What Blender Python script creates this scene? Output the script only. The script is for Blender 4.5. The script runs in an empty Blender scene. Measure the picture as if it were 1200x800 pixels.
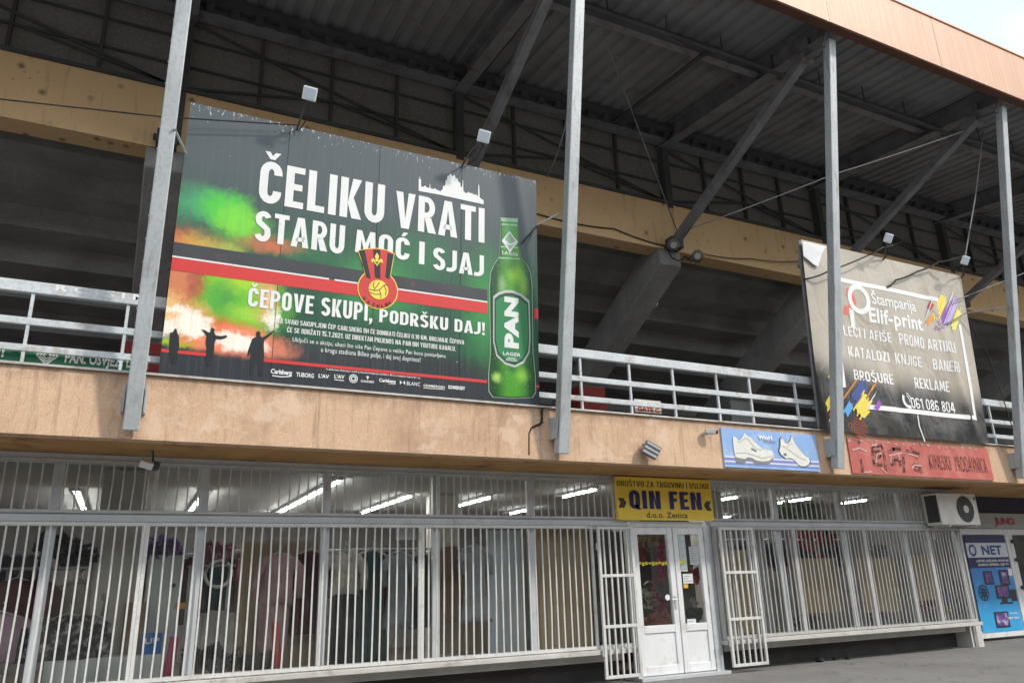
import bpy, bmesh, math, random
from mathutils import Vector, Matrix
R = math.radians
random.seed(7)
S = bpy.context.scene
COL = S.collection
# ------------------------------------------------------------------ camera
CAM = Vector((0.0, -10.3, 1.44)); FPX = 889.0
RM = ((0.89719606, 0.11016509, 0.42767147), (-0.44073135, 0.28517911, 0.8511338), (-0.02819774, -0.95212212, 0.30441478))
cd = bpy.data.cameras.new('camera'); co = bpy.data.objects.new('camera', cd); COL.objects.link(co)
m3 = Matrix(((RM[0][0], -RM[0][1], -RM[0][2]), (RM[1][0], -RM[1][1], -RM[1][2]), (RM[2][0], -RM[2][1], -RM[2][2])))
co.matrix_world = Matrix.Translation(CAM) @ m3.to_4x4()
cd.sensor_width = 36; cd.lens = FPX / 1200 * 36; cd.clip_end = 2000; cd.clip_start = 0.05
S.camera = co
# ------------------------------------------------------------------ world, sun, exposure
SUN_DIR = Vector((0.95, -1.0, 1.2)).normalized()          # from the scene towards the sun
W = bpy.data.worlds.new('World'); S.world = W; W.use_nodes = True
wn = W.node_tree; bg = wn.nodes['Background']
sky = wn.nodes.new('ShaderNodeTexSky'); sky.sky_type = 'NISHITA'; sky.sun_disc = False
sky.sun_elevation = math.asin(SUN_DIR.z); sky.sun_rotation = math.atan2(SUN_DIR.x, SUN_DIR.y)
wt = wn.nodes.new('ShaderNodeTexCoord'); wz = wn.nodes.new('ShaderNodeTexNoise')
wz.inputs['Scale'].default_value = 3.2; wz.inputs['Detail'].default_value = 7; wz.inputs['Distortion'].default_value = .4
wr = wn.nodes.new('ShaderNodeMapRange'); wr.inputs[1].default_value = .38; wr.inputs[2].default_value = .62; wr.inputs[3].default_value = .4; wr.inputs[4].default_value = 1
wm = wn.nodes.new('ShaderNodeMix'); wm.data_type = 'RGBA'
wm.inputs['B'].default_value = (7.6, 7.8, 8.0, 1)            # thin bright cloud
wn.links.new(wt.outputs['Generated'], wz.inputs['Vector']); wn.links.new(wz.outputs['Fac'], wr.inputs[0])
wn.links.new(wr.outputs[0], wm.inputs['Factor']); wn.links.new(sky.outputs[0], wm.inputs['A'])
wn.links.new(wm.outputs['Result'], bg.inputs['Color']); bg.inputs['Strength'].default_value = .118
sd = bpy.data.lights.new('sun', 'SUN'); sd.energy = 1.65; sd.angle = R(4); sd.color = (1, .95, .87)
so = bpy.data.objects.new('sun', sd); COL.objects.link(so); so.rotation_euler = SUN_DIR.to_track_quat('Z', 'Y').to_euler()
so.location = (20, -30, 40)
vs = S.view_settings; vs.view_transform = 'Standard'; vs.look = 'None'; vs.gamma = 1; vs.exposure = 0.95
S.render.engine = 'CYCLES'
S.cycles.max_bounces = 8; S.cycles.transparent_max_bounces = 16

# ------------------------------------------------------------------ pixel -> point on a real plane
def ray(x, y):
    d = ((x - 600) / FPX, (y - 400) / FPX, 1.0)
    return Vector([sum(RM[i][k] * d[k] for k in range(3)) for i in range(3)])
def at(x, y, Y):
    d = ray(x, y); return CAM + d * ((Y - CAM.y) / d.y)
TILT = .052; BY, BZ = -1.22, 3.78; KT = math.hypot(1, TILT)
def onB(x, y):                                             # point of a billboard face: (u along X, v up the face)
    d = ray(x, y); n = Vector((0, 1, TILT)); t = (BY + TILT * BZ - n.dot(CAM)) / n.dot(d); P = CAM + d * t
    return P.x, (P.z - BZ) * KT
def boardP(off):                                           # (u, v) -> point lying off metres proud of a billboard face
    def f(u, v): return Vector((u, BY - TILT * v / KT - off / KT, BZ + v / KT - off * TILT / KT))
    return f
def wallP(Y): return lambda u, v: Vector((u, Y, v))
def onY(Y): return lambda x, y: (at(x, y, Y).x, at(x, y, Y).z)

# ------------------------------------------------------------------ materials
def nodes(name):
    m = bpy.data.materials.new(name); m.use_nodes = True
    return m, m.node_tree, m.node_tree.nodes['Principled BSDF']
def sock(nt, a, v):
    if hasattr(v, 'is_linked') or hasattr(v, 'links'): nt.links.new(v, a)
    else: a.default_value = v
def mix(nt, fac, a, b):
    n = nt.nodes.new('ShaderNodeMix'); n.data_type = 'RGBA'; sock(nt, n.inputs['Factor'], fac)
    for k, v in (('A', a), ('B', b)): sock(nt, n.inputs[k], v if not isinstance(v, tuple) else (*v[:3], 1))
    return n.outputs['Result']
def mapr(nt, v, a, b, c=0, d=1, smooth=False):
    n = nt.nodes.new('ShaderNodeMapRange'); nt.links.new(v, n.inputs[0])
    if smooth: n.interpolation_type = 'SMOOTHSTEP'
    for i, q in enumerate((a, b, c, d)): n.inputs[i + 1].default_value = q
    return n.outputs[0]
def noise(nt, scale, detail=4, stretch=(1, 1, 1), rough=.55, dist=0, off=(0, 0, 0)):
    tc = nt.nodes.new('ShaderNodeTexCoord'); mp = nt.nodes.new('ShaderNodeMapping')
    mp.inputs['Scale'].default_value = stretch; mp.inputs['Location'].default_value = off
    n = nt.nodes.new('ShaderNodeTexNoise'); n.inputs['Scale'].default_value = scale; n.inputs['Detail'].default_value = detail
    n.inputs['Roughness'].default_value = rough; n.inputs['Distortion'].default_value = dist
    nt.links.new(tc.outputs['Object'], mp.inputs[0]); nt.links.new(mp.outputs[0], n.inputs['Vector']); return n.outputs['Fac']
def bump(nt, bs, h, strength, dist=.01):
    b = nt.nodes.new('ShaderNodeBump'); b.inputs['Strength'].default_value = strength; b.inputs['Distance'].default_value = dist
    nt.links.new(h, b.inputs['Height']); nt.links.new(b.outputs[0], bs.inputs['Normal'])
MATS = {}
def mat(name, col, rough=.7, var=.25, scale=3, metal=0, spec=.4, dirt=None, fine=0, bmp=0, bscale=60, streak=False, lo=.5, hi=.75):
    """plain surface with broad tone variation, optional second colour in patches / streaks, fine speckle and bump"""
    if name in MATS: return MATS[name]
    m, nt, b = nodes(name); c2 = tuple(x * (1 - var) for x in col)
    o = mix(nt, mapr(nt, noise(nt, scale, 6), .3, .7), col, c2)
    if fine: o = mix(nt, mapr(nt, noise(nt, bscale, 3), .45, .7, 0, fine), o, tuple(x * .35 for x in col))
    if dirt:
        f = noise(nt, scale * 1.7, 8, (6, 6, .35) if streak else (1, 1, 1), .65, off=(3, 1, 7))
        o = mix(nt, mapr(nt, f, lo, hi, 0, .85), o, dirt)
    nt.links.new(o, b.inputs['Base Color']); b.inputs['Roughness'].default_value = rough; b.inputs['Metallic'].default_value = metal
    b.inputs['Specular IOR Level'].default_value = spec
    if bmp: bump(nt, b, noise(nt, bscale, 4), bmp)
    MATS[name] = m; return m
def emit(name, col, st):
    if name in MATS: return MATS[name]
    m, nt, b = nodes(name); b.inputs['Base Color'].default_value = (*col, 1)
    b.inputs['Emission Color'].default_value = (*col, 1); b.inputs['Emission Strength'].default_value = st; MATS[name] = m; return m
def glass(name, tint=(.9, .93, .92), haze=.1):
    m = bpy.data.materials.new(name); m.use_nodes = True; nt = m.node_tree; nt.nodes.clear()
    out = nt.nodes.new('ShaderNodeOutputMaterial'); t = nt.nodes.new('ShaderNodeBsdfTransparent'); t.inputs[0].default_value = (*tint, 1)
    g = nt.nodes.new('ShaderNodeBsdfGlossy'); g.inputs['Roughness'].default_value = .02
    d = nt.nodes.new('ShaderNodeBsdfDiffuse'); d.inputs[0].default_value = (.5, .5, .48, 1)
    fr = nt.nodes.new('ShaderNodeFresnel'); fr.inputs[0].default_value = 1.5
    a = nt.nodes.new('ShaderNodeMixShader'); q = nt.nodes.new('ShaderNodeMixShader')
    f2 = nt.nodes.new('ShaderNodeMath'); f2.operation = 'MULTIPLY'; f2.inputs[1].default_value = .8; nt.links.new(fr.outputs[0], f2.inputs[0])
    nt.links.new(mapr(nt, noise(nt, 3, 6), .35, .8, haze * .2, haze), q.inputs[0]); nt.links.new(t.outputs[0], q.inputs[1]); nt.links.new(d.outputs[0], q.inputs[2])
    nt.links.new(f2.outputs[0], a.inputs[0]); nt.links.new(q.outputs[0], a.inputs[1]); nt.links.new(g.outputs[0], a.inputs[2])
    nt.links.new(a.outputs[0], out.inputs[0]); return m

M_render = None
def parapet_mat():
    m, nt, b = nodes('orange roughcast render')
    o = mix(nt, mapr(nt, noise(nt, .8, 6), .35, .65), (.64, .44, .295), (.56, .375, .245))
    o = mix(nt, mapr(nt, noise(nt, 38, 3), .5, .72, 0, .55), o, (.72, .55, .39))
    o = mix(nt, mapr(nt, noise(nt, 55, 3, off=(9, 4, 2)), .56, .72, 0, .7), o, (.22, .13, .08))
    tc = nt.nodes.new('ShaderNodeTexCoord'); sp = nt.nodes.new('ShaderNodeSeparateXYZ'); nt.links.new(tc.outputs['Object'], sp.inputs[0])
    ad = nt.nodes.new('ShaderNodeMath'); ad.operation = 'ADD'; nt.links.new(sp.outputs[2], ad.inputs[0])
    sc = nt.nodes.new('ShaderNodeMath'); sc.operation = 'MULTIPLY'; sc.inputs[1].default_value = .75
    nt.links.new(noise(nt, 2.2, 7, (2.2, 1, .5), .7), sc.inputs[0]); nt.links.new(sc.outputs[0], ad.inputs[1])
    o = mix(nt, mapr(nt, ad.outputs[0], 3.96, 4.26, 0, .8), o, (.2, .125, .085))      # damp streaks under the coping
    o = mix(nt, mapr(nt, noise(nt, 1.3, 8, (1, 1, 1), .7, off=(5, 5, 5)), .52, .68, 0, .8), o, (.42, .275, .185))
    o = mix(nt, mapr(nt, noise(nt, 3, 7, (3.5, 1, .28), .7, off=(1, 2, 3)), .53, .68, 0, .7), o, (.34, .22, .15))
    o = mix(nt, mapr(nt, noise(nt, 2.1, 6, (1, 1, 1), .6, off=(8, 2, 6)), .55, .62, 0, .6), o, (.70, .53, .40))
    nt.links.new(o, b.inputs['Base Color']); b.inputs['Roughness'].default_value = .9; b.inputs['Specular IOR Level'].default_value = .2
    bump(nt, b, noise(nt, 100, 3), .7, .008); return m
M_parapet = parapet_mat()
def band_mat():
    m, nt, b = nodes('ochre painted concrete')
    o = mix(nt, mapr(nt, noise(nt, .7, 6), .3, .7), (.78, .54, .30), (.71, .47, .245))
    v = nt.nodes.new('ShaderNodeTexVoronoi'); v.inputs['Scale'].default_value = 2.6; tc = nt.nodes.new('ShaderNodeTexCoord'); nt.links.new(tc.outputs['Object'], v.inputs['Vector'])
    o = mix(nt, mapr(nt, v.outputs['Distance'], .03, .2, .85, 0), o, (.13, .07, .035))          # mould spots
    v2 = nt.nodes.new('ShaderNodeTexVoronoi'); v2.inputs['Scale'].default_value = 7; nt.links.new(tc.outputs['Object'], v2.inputs['Vector'])
    k = nt.nodes.new('ShaderNodeMath'); k.operation = 'MULTIPLY'; nt.links.new(mapr(nt, v2.outputs['Distance'], .03, .2, .7, 0), k.inputs[0]); nt.links.new(mapr(nt, noise(nt, .9, 3), .5, .62), k.inputs[1])
    o = mix(nt, k.outputs[0], o, (.14, .08, .04))
    o = mix(nt, mapr(nt, noise(nt, 2, 7, (4, 1, .4), .7), .57, .75, 0, .5), o, (.25, .14, .07))
    nt.links.new(o, b.inputs['Base Color']); b.inputs['Roughness'].default_value = .85; b.inputs['Specular IOR Level'].default_value = .2
    bump(nt, b, noise(nt, 20, 4), .3); return m
M_band = band_mat()
M_soffit = mat('brown painted soffit', (.52, .29, .115), .85, .35, 1.2, dirt=(.08, .05, .03), lo=.56, hi=.7)
M_cap = mat('pale metal coping', (.55, .52, .48), .5, .3, 4, metal=.3, dirt=(.2, .12, .08))
M_conc = mat('grey stained concrete', (.40, .39, .375), .9, .35, 1.1, fine=.4, bmp=.3, bscale=35, dirt=(.22, .21, .195), streak=True)
M_step = mat('dark stand concrete', (.42, .412, .40), .9, .4, .9, fine=.3, bmp=.3, bscale=30, dirt=(.26, .25, .235), lo=.5, hi=.72)
M_deck = mat('dull brown grey deck sheet', (.275, .28, .29), .65, .3, .6, dirt=(.14, .13, .125), lo=.5, hi=.7, spec=.3)
M_steel = mat('dark painted steel', (.24, .245, .255), .55, .3, 2, dirt=(.10, .047, .04), spec=.4)
M_steel2 = mat('black brown steel', (.095, .095, .097), .6, .3, 2, spec=.3)
M_post = mat('weathered pale grey steel', (.48, .51, .52), .5, .25, 1.4, metal=.25, dirt=(.25, .22, .19), streak=True, fine=.25, bscale=22, lo=.55, hi=.72)
M_rail = mat('pale blue grey rail paint', (.60, .64, .655), .45, .22, 2, dirt=(.30, .24, .19), lo=.54, hi=.68, fine=.35, bscale=25)
M_bar = mat('off white bar paint', (.68, .68, .65), .5, .2, 2.5, dirt=(.42, .36, .29), lo=.56, hi=.72, fine=.25, bscale=40)
M_bar2 = mat('grey bar paint', (.56, .57, .56), .5, .25, 3, dirt=(.3, .25, .2))
M_alu = mat('grey white aluminium', (.58, .61, .62), .4, .15, 2, metal=.2, dirt=(.36, .36, .34), lo=.55, hi=.75)
M_pvc = mat('white door plastic', (.74, .75, .75), .35, .1, 2, dirt=(.46, .43, .38), lo=.54, hi=.75)
M_red = mat('red painted concrete', (.36, .05, .04), .7, .3, 2)
def fascia_mat():
    m, nt, b = nodes('faded copper orange sheet')
    o = mix(nt, mapr(nt, noise(nt, 1.0, 6), .3, .7), (.60, .345, .205), (.53, .29, .165))
    o = mix(nt, mapr(nt, noise(nt, 5, 4, (5, 1, .06), .6), .4, .68, 0, .7), o, (.62, .40, .28))
    o = mix(nt, mapr(nt, noise(nt, 9, 5, (4, 1, .05), .6, off=(4, 0, 0)), .52, .7, 0, .6), o, (.40, .19, .11))
    nt.links.new(o, b.inputs['Base Color']); b.inputs['Roughness'].default_value = .5; b.inputs['Specular IOR Level'].default_value = .4; return m
M_fascia = fascia_mat()
def pane_mat():
    m, nt, b = nodes('grimy wired glass')
    o = mix(nt, mapr(nt, noise(nt, .5, 6), .3, .7), (.185, .19, .192), (.135, .138, .14))
    o = mix(nt, mapr(nt, noise(nt, 14, 7, (1, 1, 1), .75), .5, .62, 0, .7), o, (.27, .268, .255))
    o = mix(nt, mapr(nt, noise(nt, 2.2, 8, (3, 1, .6), .7, off=(2, 2, 2)), .55, .68, 0, .6), o, (.085, .08, .075))
    nt.links.new(o, b.inputs['Base Color']); b.inputs['Roughness'].default_value = .45
    tr = nt.nodes.new('ShaderNodeBsdfTranslucent'); tr.inputs[0].default_value = (.55, .45, .27, 1)
    mx = nt.nodes.new('ShaderNodeMixShader'); mx.inputs[0].default_value = .03
    out = [n for n in nt.nodes if n.type == 'OUTPUT_MATERIAL'][0]
    nt.links.new(b.outputs[0], mx.inputs[1]); nt.links.new(tr.outputs[0], mx.inputs[2]); nt.links.new(mx.outputs[0], out.inputs[0]); return m
M_pane = pane_mat()
def asphalt():
    m, nt, b = nodes('worn asphalt')
    o = mix(nt, mapr(nt, noise(nt, .35, 6), .35, .65), (.20, .195, .187), (.16, .155, .148))
    o = mix(nt, mapr(nt, noise(nt, 1.1, 7, off=(3, 3, 0)), .52, .7, 0, .6), o, (.245, .235, .22))
    o = mix(nt, mapr(nt, noise(nt, .8, 8, (1, 1, 1), .7, 1.5, off=(7, 1, 0)), .54, .62, 0, .5), o, (.12, .115, .11))
    o = mix(nt, mapr(nt, noise(nt, 9, 5, off=(2, 7, 0)), .6, .7, 0, .45), o, (.24, .23, .215))
    o = mix(nt, mapr(nt, noise(nt, 60, 2), .5, .7, 0, .8), o, (.25, .245, .235))
    v = nt.nodes.new('ShaderNodeTexVoronoi'); v.feature = 'DISTANCE_TO_EDGE'; v.inputs['Scale'].default_value = .45
    tc = nt.nodes.new('ShaderNodeTexCoord'); nz = nt.nodes.new('ShaderNodeTexNoise'); nz.inputs['Scale'].default_value = 2; nz.inputs['Detail'].default_value = 5
    vm = nt.nodes.new('ShaderNodeVectorMath'); vm.operation = 'MULTIPLY_ADD'; vm.inputs[1].default_value = (.9, .9, .9)
    nt.links.new(tc.outputs['Object'], nz.inputs[0]); nt.links.new(nz.outputs['Color'], vm.inputs[0]); nt.links.new(tc.outputs['Object'], vm.inputs[2]); nt.links.new(vm.outputs[0], v.inputs['Vector'])
    o = mix(nt, mapr(nt, v.outputs['Distance'], .0015, .007, .6, 0), o, (.05, .05, .05))
    nt.links.new(o, b.inputs['Base Color']); b.inputs['Roughness'].default_value = .9; b.inputs['Specular IOR Level'].default_value = .25
    bump(nt, b, noise(nt, 80, 3), .6, .01); return m

# ------------------------------------------------------------------ objects
def tag(o, label=None, cat=None, group=None, kind=None):
    for k, v in (('label', label), ('category', cat), ('group', group), ('kind', kind)):
        if v: o[k] = v
    return o
def thing(name, label, cat, loc=(0, 0, 0), group=None):
    o = bpy.data.objects.new(name, None); COL.objects.link(o); o.location = loc; o.empty_display_size = .1
    return tag(o, label, cat, group)
def origin(o):
    v = Vector((0, 0, 0))
    while o: v += o.location; o = o.parent
    return v
class MB:
    def __init__(s): s.v = []; s.f = []; s.sm = False
    def add(s, vs, fs):
        k = len(s.v); s.v += [Vector(p) for p in vs]; s.f += [tuple(i + k for i in f) for f in fs]; return s
    def box(s, x0, x1, y0, y1, z0, z1):
        return s.add([(x, y, z) for x in (x0, x1) for y in (y0, y1) for z in (z0, z1)],
                     [(0, 1, 3, 2), (4, 6, 7, 5), (0, 4, 5, 1), (2, 3, 7, 6), (0, 2, 6, 4), (1, 5, 7, 3)])
    def bar(s, p, q, w, h, up=(0, 0, 1)):                 # box section w wide, h high from p to q
        p, q = Vector(p), Vector(q); d = (q - p).normalized(); a = d.cross(Vector(up))
        if a.length < 1e-4: a = d.cross(Vector((0, 1, 0)))
        a.normalize(); b = a.cross(d).normalized()
        return s.add([e + a * (i * w / 2) + b * (j * h / 2) for e in (p, q) for i in (-1, 1) for j in (-1, 1)],
                     [(0, 1, 3, 2), (4, 6, 7, 5), (0, 4, 5, 1), (2, 3, 7, 6), (0, 2, 6, 4), (1, 5, 7, 3)])
    def tube(s, pts, r, n=8, cap=True):
        pts = [Vector(p) for p in pts]; k = len(s.v); rr = r if isinstance(r, (list, tuple)) else [r] * len(pts)
        for i, p in enumerate(pts):
            d = (pts[min(i + 1, len(pts) - 1)] - pts[max(i - 1, 0)]).normalized()
            a = d.cross(Vector((.31, .2, .93))).normalized(); b = d.cross(a)
            s.v += [p + (a * math.cos(t) + b * math.sin(t)) * rr[i] for t in [2 * math.pi * j / n for j in range(n)]]
        for i in range(len(pts) - 1):
            for j in range(n):
                s.f.append((k + i * n + j, k + i * n + (j + 1) % n, k + (i + 1) * n + (j + 1) % n, k + (i + 1) * n + j))
        if cap: s.f += [tuple(k + j for j in reversed(range(n))), tuple(k + (len(pts) - 1) * n + j for j in range(n))]
        return s
    def poly(s, pts): return s.add(pts, [tuple(range(len(pts)))])
    def prism(s, pts, d):                                  # closed outline swept by vector d
        n = len(pts); d = Vector(d); a = [Vector(p) for p in pts]
        return s.add(a + [p + d for p in a], [tuple(range(n)), tuple(range(2 * n - 1, n - 1, -1))] + [(i, i + n, (i + 1) % n + n, (i + 1) % n) for i in range(n)])
    def build(s, name, m, parent=None, smooth=False, bevel=0):
        o0 = origin(parent); me = bpy.data.meshes.new(name)
        me.from_pydata([p - o0 for p in s.v], [], s.f)
        if len(s.f) > 1: bm = bmesh.new(); bm.from_mesh(me); bmesh.ops.recalc_face_normals(bm, faces=bm.faces); bm.to_mesh(me); bm.free()
        me.materials.append(m)
        if smooth or s.sm:
            for p in me.polygons: p.use_smooth = True
        o = bpy.data.objects.new(name, me); COL.objects.link(o); o.parent = parent
        if bevel:
            b = o.modifiers.new('bevel', 'BEVEL'); b.width = bevel; b.segments = 2; b.limit_method = 'ANGLE'
        return o
def one(name, mb, m, label, cat, group=None, base=None, **k):       # a thing that is one mesh
    if base is not None:
        mb.v = [p - Vector(base) for p in mb.v]
    o = mb.build(name, m, None, **k)
    if base is not None: o.location = base
    return tag(o, label, cat, group)
# --- lettering: outlines of the built-in font, placed on a plane through fn(u, v)
_ink = {}
def ink(s, bold, gap):
    if (s, bold, gap) in _ink: return _ink[(s, bold, gap)]
    cu = bpy.data.curves.new('t', 'FONT'); cu.body = s; cu.offset = bold; cu.space_character = gap; cu.resolution_u = 3
    ob = bpy.data.objects.new('t', cu); COL.objects.link(ob)
    dg = bpy.context.evaluated_depsgraph_get(); ev = ob.evaluated_get(dg); me = ev.to_mesh()
    r = ([v.co.xy.copy() for v in me.vertices], [tuple(p.vertices) for p in me.polygons])
    ev.to_mesh_clear(); bpy.data.objects.remove(ob); bpy.data.curves.remove(cu); _ink[(s, bold, gap)] = r; return r
def text(mb, s, fn, u0, v0, u1, v1, h, bold=.02, gap=1.05, turn=False):
    """ink from u0 to u1, baseline from v0 to v1, capitals h high; turn: reads upwards"""
    vs, fs = ink(s, bold, gap); hs = ink('H', bold, 1.0)[0]; cap = max(p.y for p in hs); base = min(p.y for p in hs)
    a, b = min(p.x for p in vs), max(p.x for p in vs); out = []
    for p in vs:
        t = (p.x - a) / (b - a); q = (p.y - base) / (cap - base) * h
        out.append(fn(u0 - q, v0 + t * (v1 - v0)) if turn else fn(u0 + t * (u1 - u0), v0 + t * (v1 - v0) + q))
    return mb.add(out, fs)
# --- condensed bold capitals drawn for the boards: every glyph is a list of outlines in a cell one high
def stroke(pts, w, closed=False):
    n = len(pts); Lf, Rt = [], []
    for i, (x, y) in enumerate(pts):
        a = pts[(i - 1) % n] if (closed or i) else None; c = pts[(i + 1) % n] if (closed or i < n - 1) else None; ds = []
        for p, q in ((a, (x, y)), ((x, y), c)):
            if p and q:
                l = math.hypot(q[0] - p[0], q[1] - p[1]) or 1; ds.append(((q[0] - p[0]) / l, (q[1] - p[1]) / l))
        nx, ny = -sum(d[1] for d in ds), sum(d[0] for d in ds); l = math.hypot(nx, ny) or 1; nx, ny = nx / l, ny / l
        k = w / 2 / max(.45, nx * -ds[0][1] + ny * ds[0][0]); Lf.append((x + nx * k, y + ny * k)); Rt.append((x - nx * k, y - ny * k))
    m = n if closed else n - 1
    return [[Lf[i], Lf[(i + 1) % n], Rt[(i + 1) % n], Rt[i]] for i in range(m)]
def arc(cx, cy, rx, ry, a0, a1, n=9): return [(cx + rx * math.cos(R(a0 + (a1 - a0) * i / n)), cy + ry * math.sin(R(a0 + (a1 - a0) * i / n))) for i in range(n + 1)]
def glyph(c, t):
    w = .47; L, Q, Bt, Tp = t / 2, w - t / 2, t * .46, 1 - t * .46; r = (Q - L) / 2; ry = .2; m = w / 2; s = t * 1.06; h = t * .88; F = []
    base = {'Č': 'C', 'Ć': 'C', 'Š': 'S', 'Ž': 'Z'}.get(c, c)
    if base in 'CG':
        P = arc(m, Tp - ry, r, ry, -8, 180) + arc(m, Bt + ry, r, ry, 180, 368 if base == 'C' else 350); F = stroke(P, t)
        if base == 'G': F += [[(m, .5), (w, .5), (w, .5 - h), (m, .5 - h)], [(w - t, .5 - h), (w, .5 - h), (w, .2), (w - t, .2)]]
    elif base in 'O0': F = stroke(arc(m, Tp - ry, r, ry, 0, 180) + arc(m, Bt + ry, r, ry, 180, 360), t, True)
    elif base == 'Q': F = stroke(arc(m, Tp - ry, r, ry, 0, 180) + arc(m, Bt + ry, r, ry, 180, 360), t, True) + [[(m - .02, .2), (m + .1, .26), (w + .04, -.02), (w - .13, -.06)]]
    elif base == 'U': F = stroke([(L, 1)] + arc(m, Bt + ry, r, ry, 180, 360) + [(Q, 1)], t)
    elif base == 'J': w = .36; Q = w - t / 2; F = stroke([(Q, 1)] + [(Q - .2 + .2 * math.cos(R(a)), Bt + .2 + .2 * math.sin(R(a))) for a in range(0, -100, -15)] + [(-.03, Bt + .01)], t)
    elif base in 'S5':
        F = stroke((arc(m, Tp - .18, r, .18, 20, 180) if base == 'S' else [(w - .03, Tp), (L, Tp), (L, .62)]) + [(L + .03, .62), (m, .53), (Q - .02, .42)] + arc(m, Bt + .19, r, .19, 10, -165), t)
    elif base in 'PRDB': 
        y0 = 0 if base == 'D' else .40 if base != 'B' else .47; ym, yt = (y0 + h / 2 + .0), Tp; rr = (yt - ym) / 2
        F = [[(0, 0), (t, 0), (t, 1), (0, 1)]]
        if base == 'D': F += stroke([(t, Tp)] + arc(m, Tp - ry, r, ry, 90, 0) + arc(m, Bt + ry, r, ry, 0, -90) + [(t, Bt)], t * .95)
        else: F += stroke([(t, yt)] + arc(m, yt - rr, r, rr, 90, -90) + [(t, ym)], h)
        if base == 'R': F += [[(m - .06, .42), (m + .12, .42), (w + .03, 0), (w - s * 1.05, 0)]]
        if base == 'B': F += stroke([(t, ym - .003)] + arc(m, (ym + Bt) / 2, r + .02, (ym - Bt) / 2, 90, -90) + [(t, Bt)], h)
    elif base == 'E': w = .40; F = [[(0, 0), (0, 1), (w, 1), (w, 1 - h), (t, 1 - h), (t, .5 + h / 2), (w * .9, .5 + h / 2), (w * .9, .5 - h / 2), (t, .5 - h / 2), (t, h), (w, h), (w, 0)]]
    elif base == 'F': w = .38; F = [[(0, 0), (0, 1), (w, 1), (w, 1 - h), (t, 1 - h), (t, .52 + h / 2), (w * .9, .52 + h / 2), (w * .9, .52 - h / 2), (t, .52 - h / 2), (t, 0)]]
    elif base == 'L': w = .38; F = [[(0, 0), (0, 1), (t, 1), (t, h), (w, h), (w, 0)]]
    elif base == 'T': w = .44; F = [[(0, 1), (w, 1), (w, 1 - h), (w / 2 + t / 2, 1 - h), (w / 2 + t / 2, 0), (w / 2 - t / 2, 0), (w / 2 - t / 2, 1 - h), (0, 1 - h)]]
    elif base == 'I': w = t; F = [[(0, 0), (t, 0), (t, 1), (0, 1)]]
    elif base == 'H': F = [[(0, 0), (0, 1), (t, 1), (t, .5 + h / 2), (w - t, .5 + h / 2), (w - t, 1), (w, 1), (w, 0), (w - t, 0), (w - t, .5 - h / 2), (t, .5 - h / 2), (t, 0)]]
    elif base == 'V': w = .52; F = [[(0, 1), (s, 1), (w / 2, .27), (w - s, 1), (w, 1), (w / 2 + s * .56, 0), (w / 2 - s * .56, 0)]]
    elif base == 'A': w = .54; F = [[(0, 0), (s, 0), (w / 2, .74), (w - s, 0), (w, 0), (w / 2 + s * .56, 1), (w / 2 - s * .56, 1)], [(w / 2 - .14, .19), (w / 2 + .14, .19), (w / 2 + .09, .19 + h * .9), (w / 2 - .09, .19 + h * .9)]]
    elif base == 'N': w = .5; F = [[(0, 0), (0, 1), (s, 1), (w - t, .36), (w - t, 1), (w, 1), (w, 0), (w - s, 0), (t, .64), (t, 0)]]
    elif base == 'M': w = .66; F = [[(0, 0), (.04, 1), (.2, 1), (.33, .46), (.46, 1), (.62, 1), (.66, 0), (.66 - t, 0), (.645 - t, .6), (.39, .14), (.27, .14), (.015 + t, .6), (t, 0)]]
    elif base == 'K': w = .48; F = [[(0, 0), (t, 0), (t, 1), (0, 1)], [(t + .003, .40), (w - s * 1.1, 1), (w, 1), (t + .13, .52), (w + .02, 0), (w - s * 1.1, 0), (t + .003, .36)]]
    elif base == 'Z': w = .43; F = [[(0, 1), (w, 1), (w, 1 - h), (s * 1.05, h), (w, h), (w, 0), (0, 0), (0, h), (w - s * 1.05, 1 - h), (0, 1 - h)]]
    elif base == 'Y': w = .5; F = [[(0, 1), (s, 1), (w / 2, .6), (w - s, 1), (w, 1), (w / 2 + t / 2, .42), (w / 2 + t / 2, 0), (w / 2 - t / 2, 0), (w / 2 - t / 2, .42)]]
    elif base == '1': w = .3; F = [[(w - t, 0), (w, 0), (w, 1), (w - t, 1), (0, .85), (0, .7), (w - t, .8)]]
    elif base == '2': F = stroke(arc(m, Tp - .2, r, .2, 165, -20) + [(L, Bt + .03), (L + .01, Bt), (w, Bt)], t)
    elif base == '7': w = .42; F = [[(0, 1), (w, 1), (w, 1 - h), (.3, 0), (.3 - s, 0), (w - s, 1 - h), (0, 1 - h)]]
    elif base == '4': F = [[(.28, 0), (.28 + t, 0), (.28 + t, 1), (.2, 1), (0, .35), (0, .22), (.28, .22), (.28, .36), (.15, .36), (.28, .75)], [(.283 + t, .22), (w + .03, .22), (w + .03, .36), (.283 + t, .36)]]
    elif base in '68': 
        F = stroke(arc(m, Bt + .21, r, .21, 0, 360, 16)[:-1], t, True)
        F += stroke(arc(m, Tp - .19, r * .92, .19, 0, 360, 16)[:-1], t, True) if base == '8' else stroke([(L, Bt + .21), (L, Tp - ry)] + arc(m, Tp - ry, r, ry, 180, 10), t)
    elif c == '.': w = t; F = [[(0, 0), (t, 0), (t, t), (0, t)]]
    elif c == ',': w = t; F = [[(0, t), (t, t), (t, 0), (t * .4, -.16), (0, -.16), (t * .3, 0), (0, 0)]]
    elif c == '!': w = t; F = [[(0, 0), (t, 0), (t, t), (0, t)], [(.2 * t, .3), (.8 * t, .3), (t, 1), (0, 1)]]
    elif c == '-': w = .25; F = [[(0, .35), (w, .35), (w, .35 + h), (0, .35 + h)]]
    elif c == ' ': w = .2
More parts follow.
